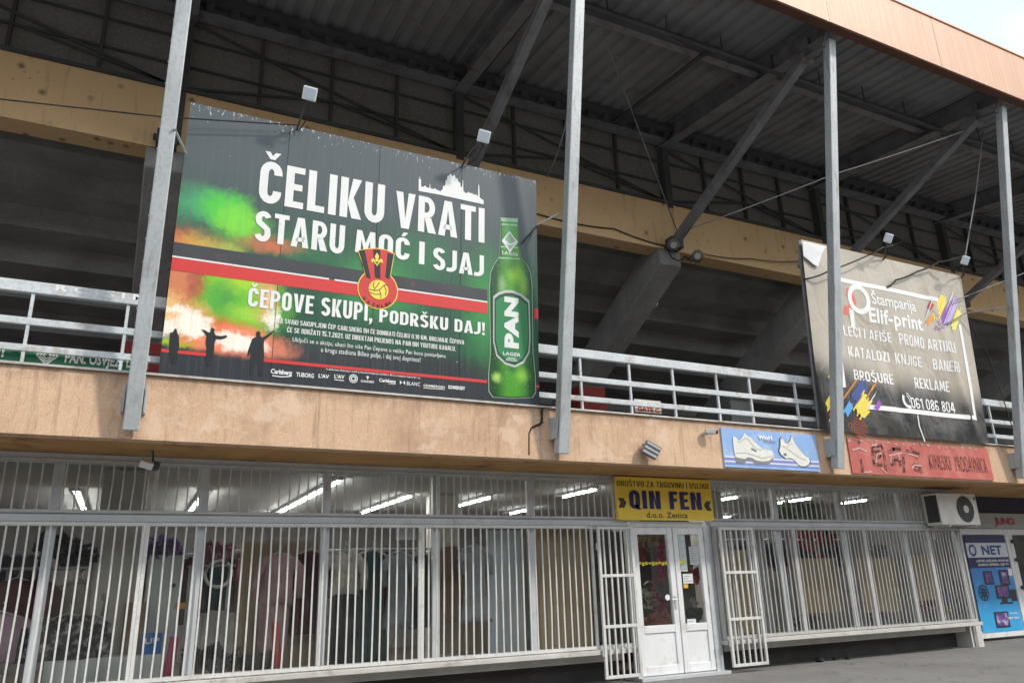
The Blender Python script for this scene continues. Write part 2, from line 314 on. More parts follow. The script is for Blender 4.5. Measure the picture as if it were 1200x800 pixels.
    if c in 'ČŠŽ': q = w / 2; F += [[(q - .17, 1.24), (q - .06, 1.24), (q, 1.15), (q + .06, 1.24), (q + .17, 1.24), (q + .05, 1.06), (q - .05, 1.06)]]
    if c == 'Ć': q = w / 2; F += [[(q - .06, 1.06), (q + .05, 1.06), (q + .17, 1.25), (q + .02, 1.25)]]
    return w, F
def caps(mb, s, fn, u0, v0, u1, v1, h, t=.17, gap=.085, **_):
    x = 0; G = []
    for c in s: w, F = glyph(c, t); G.append((x, F)); x += w + gap
    k = (u1 - u0) / (x - gap); z = 0
    for x0, F in G:
        for i, p in enumerate(F): mb.poly([fn(u0 + (x0 + a) * k, v0 + (v1 - v0) * (x0 + a) / (x - gap) + b * h) for a, b in p])
    return mb
def ptext(mb, s, conv, fn, L, Rr, T, **k):                 # same, from three measured points: left end and right end of the baseline, top of a capital
    (u0, v0), (u1, v1), (ut, vt) = conv(*L), conv(*Rr), conv(*T); vm = (v0 + v1) / 2
    slope = (v1 - v0) / (u1 - u0)
    return (caps if k.pop('cond', 0) else text)(mb, s, fn, u0, vm, u1, vm, vt - (vm if abs(slope) < .03 else v0 + slope * (ut - u0)), **k)
def outline(mb, conv, fn, pts): return mb.poly([fn(*conv(*p)) for p in pts])
def disc(mb, fn, u, v, r, n=28, ru=None):
    return mb.poly([fn(u + (ru or r) * math.cos(2 * math.pi * i / n), v + r * math.sin(2 * math.pi * i / n)) for i in range(n)])
def ring(mb, fn, u, v, r, w, n=28, a0=0, a1=2 * math.pi):
    P = []
    for i in range(n + 1):
        t = a0 + (a1 - a0) * i / n; P.append((fn(u + r * math.cos(t), v + r * math.sin(t)), fn(u + (r - w) * math.cos(t), v + (r - w) * math.sin(t))))
    for a, b in zip(P, P[1:]): mb.add([a[0], b[0], b[1], a[1]], [(0, 1, 2, 3)])
    return mb
def strip(mb, fn, pts, w):                                 # a stroke through (u, v) points
    for (a, b), (c, d) in zip(pts, pts[1:]):
        L = math.hypot(c - a, d - b) or 1; nx, ny = -(d - b) / L * w / 2, (c - a) / L * w / 2
        mb.add([fn(a + nx, b + ny), fn(c + nx, d + ny), fn(c - nx, d - ny), fn(a - nx, b - ny)], [(0, 1, 2, 3)])
    return mb

# ================================================================== SETTING
g = MB(); g.add([(-400, -400, 0), (400, -400, 0), (400, 400, 0), (-400, 400, 0)], [(0, 1, 2, 3)])
tag(g.build('ground', asphalt()), kind='structure')

# ================================================================== STADIUM
X = [-5.25, 0.0, 5.27, 10.58, 15.62, 20.8, 26.0]
XL, XR = -9.0, 60.0
st = thing('stadium_stand', 'stadium stand with ochre concrete bands, dark raked underside and slanting roof above the shops', 'stadium', (0, 2, 0))
b = MB(); b.box(XL, XR, -1.2, -1.0, 3.05, 3.77); b.build('parapet', M_parapet, st)
b = MB(); b.box(XL, XR, -1.235, -.97, 3.772, 3.797); b.build('coping', M_cap, st)
b = MB(); b.box(XL, XR, -.998, 11, 3.055, 3.17); b.build('concourse_slab', M_soffit, st)
b = MB(); b.box(XL, XR, -.998, 10.59, 3.174, 3.2); b.build('concourse_floor', mat('dark concourse screed', (.16, .158, .155), .9, .3, 1), st)
# crack and joint on the parapet
M_crack = mat('dark crack', (.04, .03, .025), .9)
b = MB(); c = onY(-1.203); f = wallP(-1.203)
strip(b, f, [c(636, 478), c(635, 490)], .025); strip(b, f, [c(635, 490), c(633, 497), c(623, 501), c(620, 508)], .022); strip(b, f, [c(620, 508), c(620, 533)], .02)
b.build('crack', M_crack, st)
b = MB(); b.box(XL, XR, 2.3, 2.75, 8.62, 9.8); b.build('rear_beam', M_band, st)
b = MB(); b.box(XL, XR, 2.24, 2.5, 9.802, 9.86); b.build('beam_ledge', M_steel2, st)
# stepped underside of the seating, running down towards the pitch
pts = []; y, z = 2.78, 9.35
for i in range(10): pts += [(y, z), (y + .80, z)]; y += .80; z -= .43
top = [(q[0] + .08, q[1] + .22) for q in reversed(pts)]
b = MB(); b.prism([(XL, p[0], p[1]) for p in pts + top], (XR - XL, 0, 0)); b.build('seating_steps', M_step, st)
b = MB(); b.box(XL, XR, 10.6, 10.8, 3.2, 5.6); b.build('concourse_wall', M_step, st)
for x in X:
    b = MB(); xb = x - .12
    b.prism([(xb - .3, 2.32, 8.62), (xb - .3, 2.32, 8.25), (xb - .3, 9.6, 4.35), (xb - .3, 9.6, 5.1), (xb - .3, 2.75, 8.9)], (.6, 0, 0)); b.build('raked_beam', M_conc, st, bevel=.03)
    b = MB(); b.box(xb - .4, xb + .4, 5.95, 6.55, 3.2, 6.28); b.build('column', M_red if x < 12 else M_conc, st)
    b = MB(); b.box(xb - .34, xb + .34, 5.97, 6.5, 6.281, 6.5); b.build('column_head', M_conc, st)
# wall of grimy panes between the ochre beam and the roof
b = MB()
xs = []
for i in range(len(X) - 1):
    w = (X[i + 1] - X[i]) / 4
    xs += [X[i] + w * k for k in range(4)]
xs.append(X[-1]); gw = MB()
for a_, c_ in zip(xs, xs[1:]): gw.add([(a_, 2.5, 9.8), (c_, 2.5, 9.8), (c_, 2.5, 11.9), (a_, 2.5, 11.9)], [(0, 1, 2, 3)])
gw.box(XL, X[0], 2.5, 2.52, 9.8, 11.9); gw.box(X[-1], XR, 2.5, 2.52, 9.8, 11.9)
wall = gw.build('window_wall', M_pane, st)
for i, x in enumerate(xs):
    big = i % 4 == 0; w = .085 if big else .028
    b = MB(); b.box(x - w, x + w, 2.28 if big else 2.4, 2.49, 9.86 if not big else 8.8 if abs(x) < .1 else 9.72, 11.75); b.build('mullion', M_steel2, wall)
for i in range(len(X) - 1):
    a_, c_ = X[i], X[i + 1]; q = (c_ - a_) / 4; b = MB(); yb = 2.43
    for z in (10.42, 11.0): b.bar((a_ + .1, yb, z), (c_ - .1, yb, z), .03, .045)
    b.bar((a_ + .1, yb - .03, 11.35), (c_ - .1, yb - .03, 9.92), .03, .05)
    b.bar((a_ + .1, yb - .03, 9.95), (a_ + 2 * q, yb - .03, 10.42), .03, .05); b.bar((a_ + 2 * q, yb - .03, 10.42), (c_ - .1, yb - .03, 9.95), .03, .04)
    b.build('lattice', M_steel2, wall)
# roof: slope rises from the street edge to the wall
Y0, Y1 = -2.9, 9.0
def zr(y): return 10.80 + (y - Y0) * .102                 # underside of the main beams
b = MB(); k = 0; x = XL; P = []
while x < XR:
    P += [(x, .0), (x + .13, .0), (x + .165, .05), (x + .285, .05)]; x += .32
n = len(P); dz = .46
b.add([(p[0], y, zr(y) + dz + p[1]) for y in (Y0 - .02, Y1) for p in P], [(i, i + 1, n + i + 1, n + i) for i in range(n - 1)])
deck = b.build('roof_deck', M_deck, st); sm = deck.modifiers.new('thick', 'SOLIDIFY'); sm.thickness = .02
def ibeam(p, q, w, h, t=.025):
    b = MB(); p, q = Vector(p), Vector(q); u = Vector((0, 0, 1))
    b.bar(p + u * t / 2, q + u * t / 2, w, t); b.bar(p + u * (h - t / 2), q + u * (h - t / 2), w, t); b.bar(p + u * h / 2, q + u * h / 2, t, h - 2 * t - .002)
    return b
for x in X:
    ibeam((x, Y0 + .06, zr(Y0 + .06)), (x, Y1, zr(Y1)), .26, .44).build('roof_beam', M_steel, st)
ibeam((XL, 2.2, 11.38), (XR, 2.2, 11.38), .3, .42).build('edge_beam', M_steel, st)
b = MB(); b.box(XL, XR, 1.85, 2.0, 11.5, 11.62); x = XL
while x < XR: b.box(x, x + .14, 1.9, 2.04, 11.38, 11.5); x += .42
b.build('eaves_rail', M_steel2, st)
ibeam((XL, -.9, 11.13), (XR, -.9, 11.13), .16, .24).build('purlin', M_steel, st)
b = MB(); b.tube([(XL, -1.3, 10.98), (XR, -1.3, 10.98)], .055, 10); x = XL
while x < XR: b.box(x, x + .018, -1.31, -1.29, 11.03, 11.4); x += 1.3
b.sm = False; b.build('drain_pipe', M_steel2, st)
b = MB(); b.tube([(9.0, -1.3, 10.98), (9.0, -1.0, 11.1), (9.0, 2.0, 11.45)], .05, 8); b.build('drain_pipe', M_steel2, st)
# street-side fascia of orange sheets
x = 1.05 - 3.04 * 4
while x < XR:
    b = MB(); x1 = x + 3.035; P = []; q = x + .004
    while q < x1 - .1: P += [(q, 0), (q + .026, 0), (q + .032, -.002), (q + .05, -.002), (q + .058, 0)]; q += .058
    P.append((x1, 0)); n = len(P)
    b.add([(p[0], Y0 - .06 + p[1], z) for z in (10.76, 11.93) for p in P], [(i, i + 1, n + i + 1, n + i) for i in range(n - 1)])
    b.box(x + .004, x1, Y0 - .05, Y0 - .03, 10.765, 11.92); b.box(x + .004, x1, Y0 - .085, Y0 + .1, 11.932, 11.965)
    b.build('fascia_panel', M_fascia, st); x += 3.04
b = MB(); b.box(XL, XR, Y0 - .03, Y0 + .12, 10.74, 10.755); b.build('drip_edge', mat('rusted edge', (.12, .05, .03), .7), st)
# slanting posts with brackets, struts
for i, x in enumerate(X):
    x -= .085 if i == 1 else .05; xt = x
    p, q = Vector((x, -1.315, 3.12)), Vector((xt, -2.62, 10.72))
    b = MB(); b.bar(p, q, .165, .15, up=(0, -1, 0)); post = b.build('post', M_post, st, bevel=.012)
    b = MB()
    for s_ in (-1, 1): b.bar((x + s_ * .105, -1.245, 3.32), (x + s_ * .105, -1.245, 3.62), .03, .13, up=(0, -1, 0)); b.bar((x + s_ * .10, -1.33, 3.33), (x + s_ * .10, -1.385, 3.61), .012, .12, up=(0, -1, 0))
    b.bar((x, -1.425, 3.66), (x, -1.44, 3.69), .18, .01, up=(0, -1, 0))
    b.build('bracket', M_post, post)
    b = MB()
    for k in range(26):
        z = 3.9 + k * .26; y = -1.315 - (z - 3.12) * .1717
        b.tube([(x - .092, y, z), (x - .08, y, z)], .012, 6)
    b.build('bolt', M_bar2, post)
    b = MB(); b.bar((x - .04, -2.05, 10.72), (x - .05, 2.2, 8.72), .17, .17); s_ = b.build('strut', M_steel, st)
    b = MB(); b.tube([(x - .04, -2.6, 10.62), (x - .04, -2.0, 10.70)], .06, 10); b.tube([(x - .16, -2.08, 10.70), (x + .1, -2.08, 10.70)], .09, 10)
    b.box(x - .05, x + .05, -2.2, -1.95, 10.7, 11.1); b.tube([(x - .1, -2.55, 10.62), (x - .1, -2.75, 11.0)], .03, 8); b.build('pin_joint', M_steel, s_)
    b = MB(); b.box(x - .2, x + .12, 2.05, 2.299, 8.6, 8.85); b.tube([(x - .25, 2.15, 8.72), (x + .16, 2.15, 8.72)], .06, 10); b.build('foot_joint', M_steel2, s_)

# ------------------------------------------------------------------ railing on the parapet
rl = thing('railing', 'pale blue grey railing with three rails along the upper gallery edge', 'railing', (0, -1.1, 3.8))
b = MB(); b.box(XL, XR, -1.14, -1.06, 4.6, 4.735); b.build('top_rail', M_rail, rl, bevel=.01)
for z0, z1 in ((4.24, 4.32), (3.945, 4.02)):
    b = MB(); b.box(XL, XR, -1.13, -1.08, z0, z1); b.build('rail', M_rail, rl, bevel=.006)
x = -1.2 - .9 * 8
for x in [-8.4, -7.5, -6.6, -5.7, -4.8, -3.9, -3.0, -2.1, -1.2, -.27, .6, 1.5, 2.4, 3.3, 4.2, 4.9, 5.73, 6.6, 7.42, 8.3, 9.0, 10.03, 10.9, 11.8, 12.7, 13.6, 14.5, 15.35, 16.2, 17.1]:
    b = MB(); b.box(x - .016, x + .016, -1.122, -1.088, 3.8, 4.6); b.build('baluster', M_rail, rl)
b = MB(); f = wallP(-1.142); text(b, 'R C I S I M', f, -1.0, 4.655, -.1, 4.655, .075, bold=.03)
b.build('scrawl', mat('white scrawl', (.8, .82, .82), .6), rl)

# ------------------------------------------------------------------ billboards
def art(name, base, items, rough=.35, spec=.5, wear=None, warp=.28, wscale=2.2, relief=0):
    """panel print: ellipses of colour with uneven edges. items: (u, v, ru, rv, colour, amount, softness)"""
    m, nt, bs = nodes(name); tc = nt.nodes.new('ShaderNodeTexCoord')
    nz = nt.nodes.new('ShaderNodeTexNoise'); nz.inputs['Scale'].default_value = wscale; nz.inputs['Detail'].default_value = 6; nz.inputs['Roughness'].default_value = .6; nt.links.new(tc.outputs['Object'], nz.inputs[0])
    vm = nt.nodes.new('ShaderNodeVectorMath'); vm.operation = 'MULTIPLY_ADD'; vm.inputs[1].default_value = (warp, 0, warp)
    nt.links.new(nz.outputs['Color'], vm.inputs[0]); nt.links.new(tc.outputs['Object'], vm.inputs[2])
    n2 = nt.nodes.new('ShaderNodeTexNoise'); n2.inputs['Scale'].default_value = wscale * 4; n2.inputs['Detail'].default_value = 5; n2.inputs['Roughness'].default_value = .65; nt.links.new(tc.outputs['Object'], n2.inputs[0])
    v2 = nt.nodes.new('ShaderNodeVectorMath'); v2.operation = 'MULTIPLY_ADD'; v2.inputs[1].default_value = (warp, 0, warp); nt.links.new(n2.outputs['Color'], v2.inputs[0]); nt.links.new(vm.outputs[0], v2.inputs[2]); P = v2.outputs[0]
    o = base(nt)
    for (u, v, ru, rv, c, a, soft) in items:
        s1 = nt.nodes.new('ShaderNodeVectorMath'); s1.operation = 'SUBTRACT'; nt.links.new(P, s1.inputs[0]); s1.inputs[1].default_value = (u + warp, 0, v + warp)
        s2 = nt.nodes.new('ShaderNodeVectorMath'); s2.operation = 'MULTIPLY'; nt.links.new(s1.outputs[0], s2.inputs[0]); s2.inputs[1].default_value = (1 / ru, 0, 1 / rv)
        s3 = nt.nodes.new('ShaderNodeVectorMath'); s3.operation = 'LENGTH'; nt.links.new(s2.outputs[0], s3.inputs[0])
        o = mix(nt, mapr(nt, s3.outputs['Value'], 1 - soft, 1, a, 0, True), o, c)
    if wear: o = wear(nt, o, tc)
    nt.links.new(o, bs.inputs['Base Color']); bs.inputs['Roughness'].default_value = rough; bs.inputs['Specular IOR Level'].default_value = spec
    if relief: bump(nt, bs, noise(nt, 1.6, 4, (1.3, 1, .8), .5, 1.2), relief, .12)
    return m
def zsep(nt):
    tc = nt.nodes.new('ShaderNodeTexCoord'); sp = nt.nodes.new('ShaderNodeSeparateXYZ'); nt.links.new(tc.outputs['Object'], sp.inputs[0]); return sp.outputs
U0, U1, VT = .12, 4.96, 3.45
bb = thing('billboard', 'large dark beer billboard with red and green flare picture and a green bottle', 'billboard', (U0, BY, BZ))
def B(x, y): u, v = onB(x, y); return u - U0, v
def bl(x, y, rx, ry, c, a=1, soft=.8): u, v = B(x, y); return (u, v, rx * .0122, ry * .0112, c, a, soft)
GR = (.06, .36, .05); LM = (.40, .66, .02); RD = (.50, .045, .03); OR = (.72, .26, .07); WH = (.9, .86, .74)
def base1(nt):
    z = zsep(nt)[2]
    o = mix(nt, mapr(nt, z, 1.5, 2.9, smooth=True), (.016, .08, .042), (.07, .087, .095))  # grey upper part: glare of the sky put into the print colour
    o = mix(nt, mapr(nt, z, .42, .66, 1, 0, True), o, (.035, .04, .045))
    return o
def wear1(nt, o, tc):
    z = zsep(nt)[2]
    kk = nt.nodes.new('ShaderNodeMath'); kk.operation = 'MULTIPLY_ADD'; kk.inputs[1].default_value = .16; nt.links.new(noise(nt, 5, 5), kk.inputs[0]); nt.links.new(z, kk.inputs[2])
    o = mix(nt, mapr(nt, kk.outputs[0], .34, .47, 1, 0, True), o, (.03, .034, .04))
    o = mix(nt, mapr(nt, noise(nt, 6, 5, (5, 1, .15), .6), .48, .7, 0, .18), o, (.15, .17, .18))
    k = nt.nodes.new('ShaderNodeMath'); k.operation = 'ADD'; nt.links.new(mapr(nt, z, 2.9, 3.44, -.2, .06), k.inputs[0]); nt.links.new(noise(nt, 16, 7, (2, 1, .7), .75), k.inputs[1])
    o = mix(nt, mapr(nt, k.outputs[0], .63, .66), o, (.62, .64, .64))               # flaking along the top edge
    o = mix(nt, mapr(nt, noise(nt, 26, 3, off=(4, 2, 8)), .74, .77), o, (.5, .52, .5)); return o
items1 = [bl(445, 335, 75, 60, (.05, .34, .08), .9, 1), bl(500, 300, 60, 50, (.03, .2, .06), .6, 1), bl(570, 360, 45, 110, (.04, .3, .06), .85, 1), bl(350, 290, 60, 30, (.03, .2, .06), .6, 1), bl(520, 430, 100, 26, (.02, .02, .02), .5, 1),
          bl(235, 240, 60, 34, (.05, .33, .14), .9, .9), bl(262, 243, 38, 28, (.07, .55, .04), 1, .8), bl(282, 262, 36, 30, (.20, .68, .03), .9, .8),
          bl(206, 285, 36, 28, (.58, .10, .05), .95, .9), bl(236, 288, 38, 22, (.62, .40, .06), .9, 1), bl(318, 287, 46, 14, (.55, .15, .06), .9, .9), bl(270, 292, 26, 14, (.4, .48, .07), .8, 1),
          bl(258, 352, 84, 52, (.12, .50, .02), 1, .5), bl(286, 330, 50, 24, LM, .95, 1), bl(262, 350, 24, 34, (.06, .30, .05), .8, 1), bl(298, 368, 36, 18, (.36, .62, .05), .9, 1), bl(212, 402, 34, 8, LM, .95, .7),
          bl(205, 332, 30, 44, (.62, .20, .09), .98, .6), bl(231, 330, 15, 40, (.40, .05, .03), .8, .9), bl(314, 348, 16, 48, (.66, .33, .13), .9, .8), bl(320, 374, 12, 15, WH, 1, .8), bl(318, 352, 7, 22, (.85, .6, .35), .8, .9),
          bl(243, 388, 50, 26, (.66, .05, .02), .95, .7), bl(278, 404, 54, 27, (.86, .24, .12), 1, .5), bl(320, 412, 34, 18, (.66, .22, .13), .9, .8),
          bl(222, 376, 32, 26, (.80, .36, .11), 1, .6), bl(196, 362, 18, 26, (.85, .52, .2), 1, .7), bl(227, 380, 22, 19, WH, 1, .5), bl(195, 382, 13, 15, WH, 1, .7), bl(210, 362, 22, 7, WH, .95, .7),
          bl(278, 402, 25, 15, WH, 1, .5), bl(258, 396, 18, 9, (.95, .78, .66), .95, .8), bl(304, 406, 15, 8, (.95, .78, .66), .9, .8)]
mA = art('dark flare print', base1, items1, .3, .5, wear1, warp=.22, wscale=3.2)
def slab(u0, u1, v0, v1, th, n=1):
    b = MB(); f, k = boardP(0), boardP(-th)
    return b.prism([f(u0, v0), f(u1, v0), f(u1, v1), f(u0, v1)], k(0, 0) - f(0, 0))
pan = slab(U0, U1, 0, VT, .05).build('panel', mA, bb)
b = MB(); f = boardP(.002)
for u in (1.33, 2.54, 3.75): strip(b, f, [(u, .02), (u, VT - .02)], .006)
b.build('seam', M_crack, pan)
b = MB()
for u in (2.36, 2.72, 3.64, 3.86):
    for v in [.1 + .16 * k for k in range(14)]: disc(b, f, u, v, .009, 6)
b.build('rivet', M_steel2, pan)
b = MB()
for v in (.4, 1.7, 3.0): b.bar(boardP(-.09)(U0 + .02, v), boardP(-.09)(U1 - .02, v), .06, .06)
for u in (.3, 1.7, 3.3, 4.8): b.bar(boardP(-.15)(u, .03), boardP(-.15)(u, VT - .05), .06, .06, up=(0, 1, 0))
b.build('back_frame', M_steel, bb)
def flat(name, col, rough=.4, **k): return mat(name, col, rough, .08, 5, **k)
M_wht = flat('worn white print', (.78, .79, .77), dirt=(.30, .33, .33), lo=.66, hi=.72)
M_prr = flat('red print', (.62, .05, .045), dirt=(.36, .06, .05), lo=.6, hi=.7)
M_blk = flat('black print', (.022, .024, .027))
def vband(name, v0, v1, off, m, spans):
    b = MB(); f = boardP(off)
    for a_, c_ in spans: b.add([f(a_, v0), f(c_, v0), f(c_, v1), f(a_, v1)], [(0, 1, 2, 3)])
    return b.build(name, m, bb)
vr1, vr0 = (B(206, 299)[1] + B(571, 357)[1]) / 2, (B(204, 314)[1] + B(571, 370)[1]) / 2
uS = B(571, 350)[0] + U0
vband('dark_stripe', vr1 + .02, vr1 + .19, .003, mat('dark grey stripe print', (.055, .06, .065), .4, .2, 3, dirt=(.16, .07, .05), lo=.6, hi=.68), [(U0, uS)])
vband('white_line', vr1, vr1 + .02, .003, M_wht, [(U0, 1.95), (2.02, uS)])
vband('red_stripe', vr0, vr1, .003, M_prr, [(U0, uS)])
vl = (B(193, 412)[1] + B(571, 446)[1]) / 2
vband('red_line', vl - .02, vl + .02, .003, M_prr, [(U0, B(243, 415)[0] + U0), (B(308, 420)[0] + U0, uS), (4.9, U1)])
vband('red_stripe', vr0 + .02, vr1 + .02, .003, M_prr, [(B(626, 360)[0] + U0, U1)])
f6 = boardP(.006)
NM = ['headline', bb, M_wht]
def T(s, L, Rr, Tp, **k):
    b = MB(); ptext(b, s, onB, f6, L, Rr, Tp, **k); return b.build(NM[0], NM[2], NM[1])
T('ČELIKU', (302, 237), (449.5, 262), (332, 193), cond=1, t=.175); T('VRATI', (462.8, 266), (567.5, 285), (490, 229), cond=1, t=.175)
T('STARU', (296.8, 285.5), (403, 294.5), (316, 252), cond=1, t=.175); T('MOĆ', (415.7, 294.8), (479.5, 306), (417, 269), cond=1, t=.175)
T('I', (490.5, 309), (497, 310.5), (491, 282.5), cond=1, t=.175); T('SJAJ', (507, 313), (566.8, 327), (508, 287.5), cond=1, t=.175)
T('ČEPOVE SKUPI,', (290, 357.5), (436, 378), (300, 338), cond=1, t=.175); T('PODRŠKU DAJ!', (444, 378.5), (568, 391.5), (445, 362), cond=1, t=.175)
NM[0] = 'small_print'
T('ZA SVAKI SAKUPLJENI ČEP CARLSBERG BH ĆE DONIRATI ČELIKU 0.10 KM. BROJANJE ČEPOVA', (324.5, 379), (543.8, 403), (324.5, 372.5), cond=1, t=.15)
T('ĆE SE ODRŽATI 15.7.2021. UZ DIREKTAN PRIJENOS NA PAN BIH YOUTUBE KANALU.', (336, 389.5), (533.8, 411), (336, 383.3), cond=1, t=.15)
T('Uključi se u akciju, ubaci što više Pan čepova u veliku Pan bocu postavljenu', (342.5, 401), (521.8, 418.5), (342.5, 395), bold=.004)
T('u krugu stadiona Bilino polje, i daj svoj doprinos!', (376, 412.5), (492.5, 424), (376, 406.5), bold=.004)
T('U aktivnosti učestvuju i ostali proizvodi kompanije Carlsberg BH sa oznakama čepovima i na', (382, 433.8), (492, 443), (382, 431.3), bold=.02)
NM[0] = 'logo'
T('Carlsberg', (317, 437), (342, 440), (317, 431.5), bold=.03, gap=.9); mkp = lambda fnc, *a, **k: fnc(MB(), *a, **k).build('logo', M_wht, bb)
mkp(strip, f6, [onB(319, 440), onB(330, 441.5), onB(340, 441)], .012)
T('TUBORG', (347, 441), (367.5, 443), (347, 436), bold=.03); T("L'AV", (373, 442.5), (385.5, 443.5), (373, 438), bold=.035); T("L'AV", (391.5, 443), (403.5, 444), (391.5, 438.5), bold=.035)
mkp(strip, f6, [onB(391.5, 444.8), onB(403, 446)], .01)
mkp(ring, f6, *onB(414, 443.5), .055, .012); mkp(ring, f6, *onB(414, 443.5), .033, .014)
T('GUINNESS', (422.5, 447.5), (438, 449), (422.5, 445), bold=.03); mkp(outline, onB, f6, [(429, 440.5), (432.5, 441), (430.6, 445)])
T('Carlsberg', (444, 446.5), (463.5, 449.5), (444, 442.5), bold=.03, gap=.9); T('LAGER', (455, 450), (463, 450.8), (455, 448.4), bold=.02)
mkp(outline, onB, f6, [(468.5, 445.5), (471, 448), (468.5, 450.5)]); mkp(outline, onB, f6, [(474.5, 446), (472, 448.3), (474.5, 451)])
T('BLANC', (476.5, 451), (492, 452.5), (476.5, 446.8), bold=.01); T('GRIMBERGEN', (496, 453.3), (521, 455), (496, 450), bold=.02); mkp(strip, f6, [onB(496, 454.5), onB(521, 456.3)], .008)
T('SOMERSBY', (525, 455.5), (545, 457), (525, 451.2), bold=.04)

# mosque silhouette over the headline
b = MB()
outline(b, onB, f6, [(490.3, 224), (490.5, 213), (490, 211), (491, 210.5), (491.6, 206.5), (492.6, 210.8), (493.8, 211.4), (493.2, 213), (493.4, 219), (496, 219.4), (498, 217.6), (500, 219.9), (503, 220.6), (503.4, 215.8), (503.9, 215.8), (504.3, 220.9), (508, 221.8), (509.5, 220.6), (511, 222.4), (516, 224.4), (518.5, 222), (519.2, 218), (521.6, 217.6), (522, 211.5), (523.6, 210.9), (524, 206.6), (526, 206), (527.6, 203.2), (529, 205.8), (531, 206.6), (532.4, 205), (533.6, 208.8), (536, 209.6), (536.6, 213), (539, 214.2), (539.8, 219), (541.3, 219.6), (541.8, 211.4), (542.4, 211.4), (542.8, 223.6), (545, 226.4), (548, 226.2), (549, 224.6), (550.4, 226.8), (553, 226.4), (554.4, 228.4), (557, 227.8), (559.9, 230.2), (560.2, 219), (560.8, 215.6), (561.5, 219.2), (561.9, 231.4), (564, 233.6), (566.5, 234.6), (566.5, 239.8), (540, 234), (515, 228.5)])
b.build('skyline_print', M_wht, bb)
# silhouettes of three people holding flares
b = MB(); Z7 = lambda x, y: onB(180 + x / 5.33, 300 + y / 5.33)
for pts in ([(128, 462), (136, 452), (145, 458), (146, 475), (158, 500), (160, 560), (156, 590), (150, 592), (148, 640), (140, 670), (115, 670), (98, 600), (96, 560), (103, 478), (110, 475), (116, 480)],
            [(298, 458), (318, 462), (345, 478), (355, 474), (355, 455), (368, 447), (381, 457), (379, 478), (388, 495), (420, 500), (455, 494), (460, 505), (445, 514), (418, 520), (390, 518), (380, 545), (377, 600), (366, 640), (356, 685), (335, 690), (325, 640), (330, 580), (325, 540), (330, 500), (318, 480)],
            [(640, 478), (652, 466), (666, 475), (667, 498), (676, 508), (700, 498), (748, 464), (754, 469), (712, 510), (690, 525), (688, 560), (690, 625), (684, 680), (676, 745), (655, 745), (652, 660), (640, 640), (628, 690), (618, 745), (598, 745), (606, 640), (604, 600), (594, 625), (585, 622), (590, 590), (606, 545), (617, 515), (640, 505)]):
    outline(b, Z7, boardP(.005), pts)
b.build('figure_print', M_blk, bb)
# club crest
M_yel = flat('yellow print', (.85, .68, .10)); M_crd = flat('crest red print', (.60, .06, .05))
cc = lambda x, y: onB(400 + x / 8.42, 275 + y / 8.42)
hat = [(158, 158), (240, 138), (340, 132), (440, 148), (524, 186), (505, 300), (482, 418), (235, 404), (205, 290)]
def crest(off, scale):
    b = MB(); f = boardP(off); cu, cv = cc(350, 410)
    outline(b, cc, f, [(350 + (x - 350) * scale, 290 + (y - 290) * scale) for x, y in hat]); disc(b, boardP(off - .0006), *cc(360, 540), .272 * scale); return b
cr = crest(.0085, 1.0).build('crest', M_yel, bb)
crest(.0105, .95).build('crest_field', M_crd, cr)
b = MB(); f = boardP(.0125)
for a_, c_, d_, e_ in ((172, 228, 288, 238), (312, 382, 382, 330), (455, 515, 472, 432)):
    outline(b, cc, f, [(a_, 160 if a_ < 200 else 150 if a_ < 400 else 180), (c_, 150 if a_ < 400 else 198), (d_, 440), (e_ if a_ != 172 else 246, 420)])
for i, (ch, ang) in enumerate(zip('NKČELIK', (-140, -120, -103, -87, -72, -58, -44))):
    cu, cv = cc(360, 540); t = R(ang); r = .232; uu, vv = cu + r * math.cos(t), cv + r * math.sin(t); th = t + R(90)
    fn = lambda p, q, uu=uu, vv=vv, th=th: boardP(.0125)(uu + p * math.cos(th) - q * math.sin(th), vv + p * math.sin(th) + q * math.cos(th))
    text(b, ch, fn, -.02, -.022, .02, -.022, .045, bold=.03)
b.build('crest_mark', M_blk, cr)
b = MB(); f = boardP(.0145); cu, cv = cc(365, 545); disc(b, f, cu, cv, .132)
outline(b, cc, f, [(348, 180), (370, 215), (360, 262), (348, 275), (336, 262), (328, 215)]); outline(b, cc, f, [(338, 268), (318, 238), (295, 245), (292, 270), (305, 280), (310, 262), (330, 285)]); outline(b, cc, f, [(358, 268), (380, 240), (404, 250), (408, 274), (395, 284), (388, 266), (366, 288)])
outline(b, cc, f, [(325, 284), (372, 288), (370, 296), (324, 292)]); outline(b, cc, f, [(340, 296), (358, 296), (350, 318)]); b.build('crest_ball', M_yel, cr)
b = MB(); f = boardP(.016)
for pts in ([(272, 540), (330, 555), (372, 548)], [(372, 548), (420, 500), (450, 500)], [(372, 548), (390, 600), (385, 630)], [(330, 555), (310, 500), (325, 465)], [(372, 470), (350, 510), (330, 530)], [(275, 570), (330, 590), (385, 590)], [(420, 500), (440, 560), (430, 600)]):
    strip(b, f, [cc(*p) for p in pts], .009)
b.build('ball_seams', M_blk, cr)
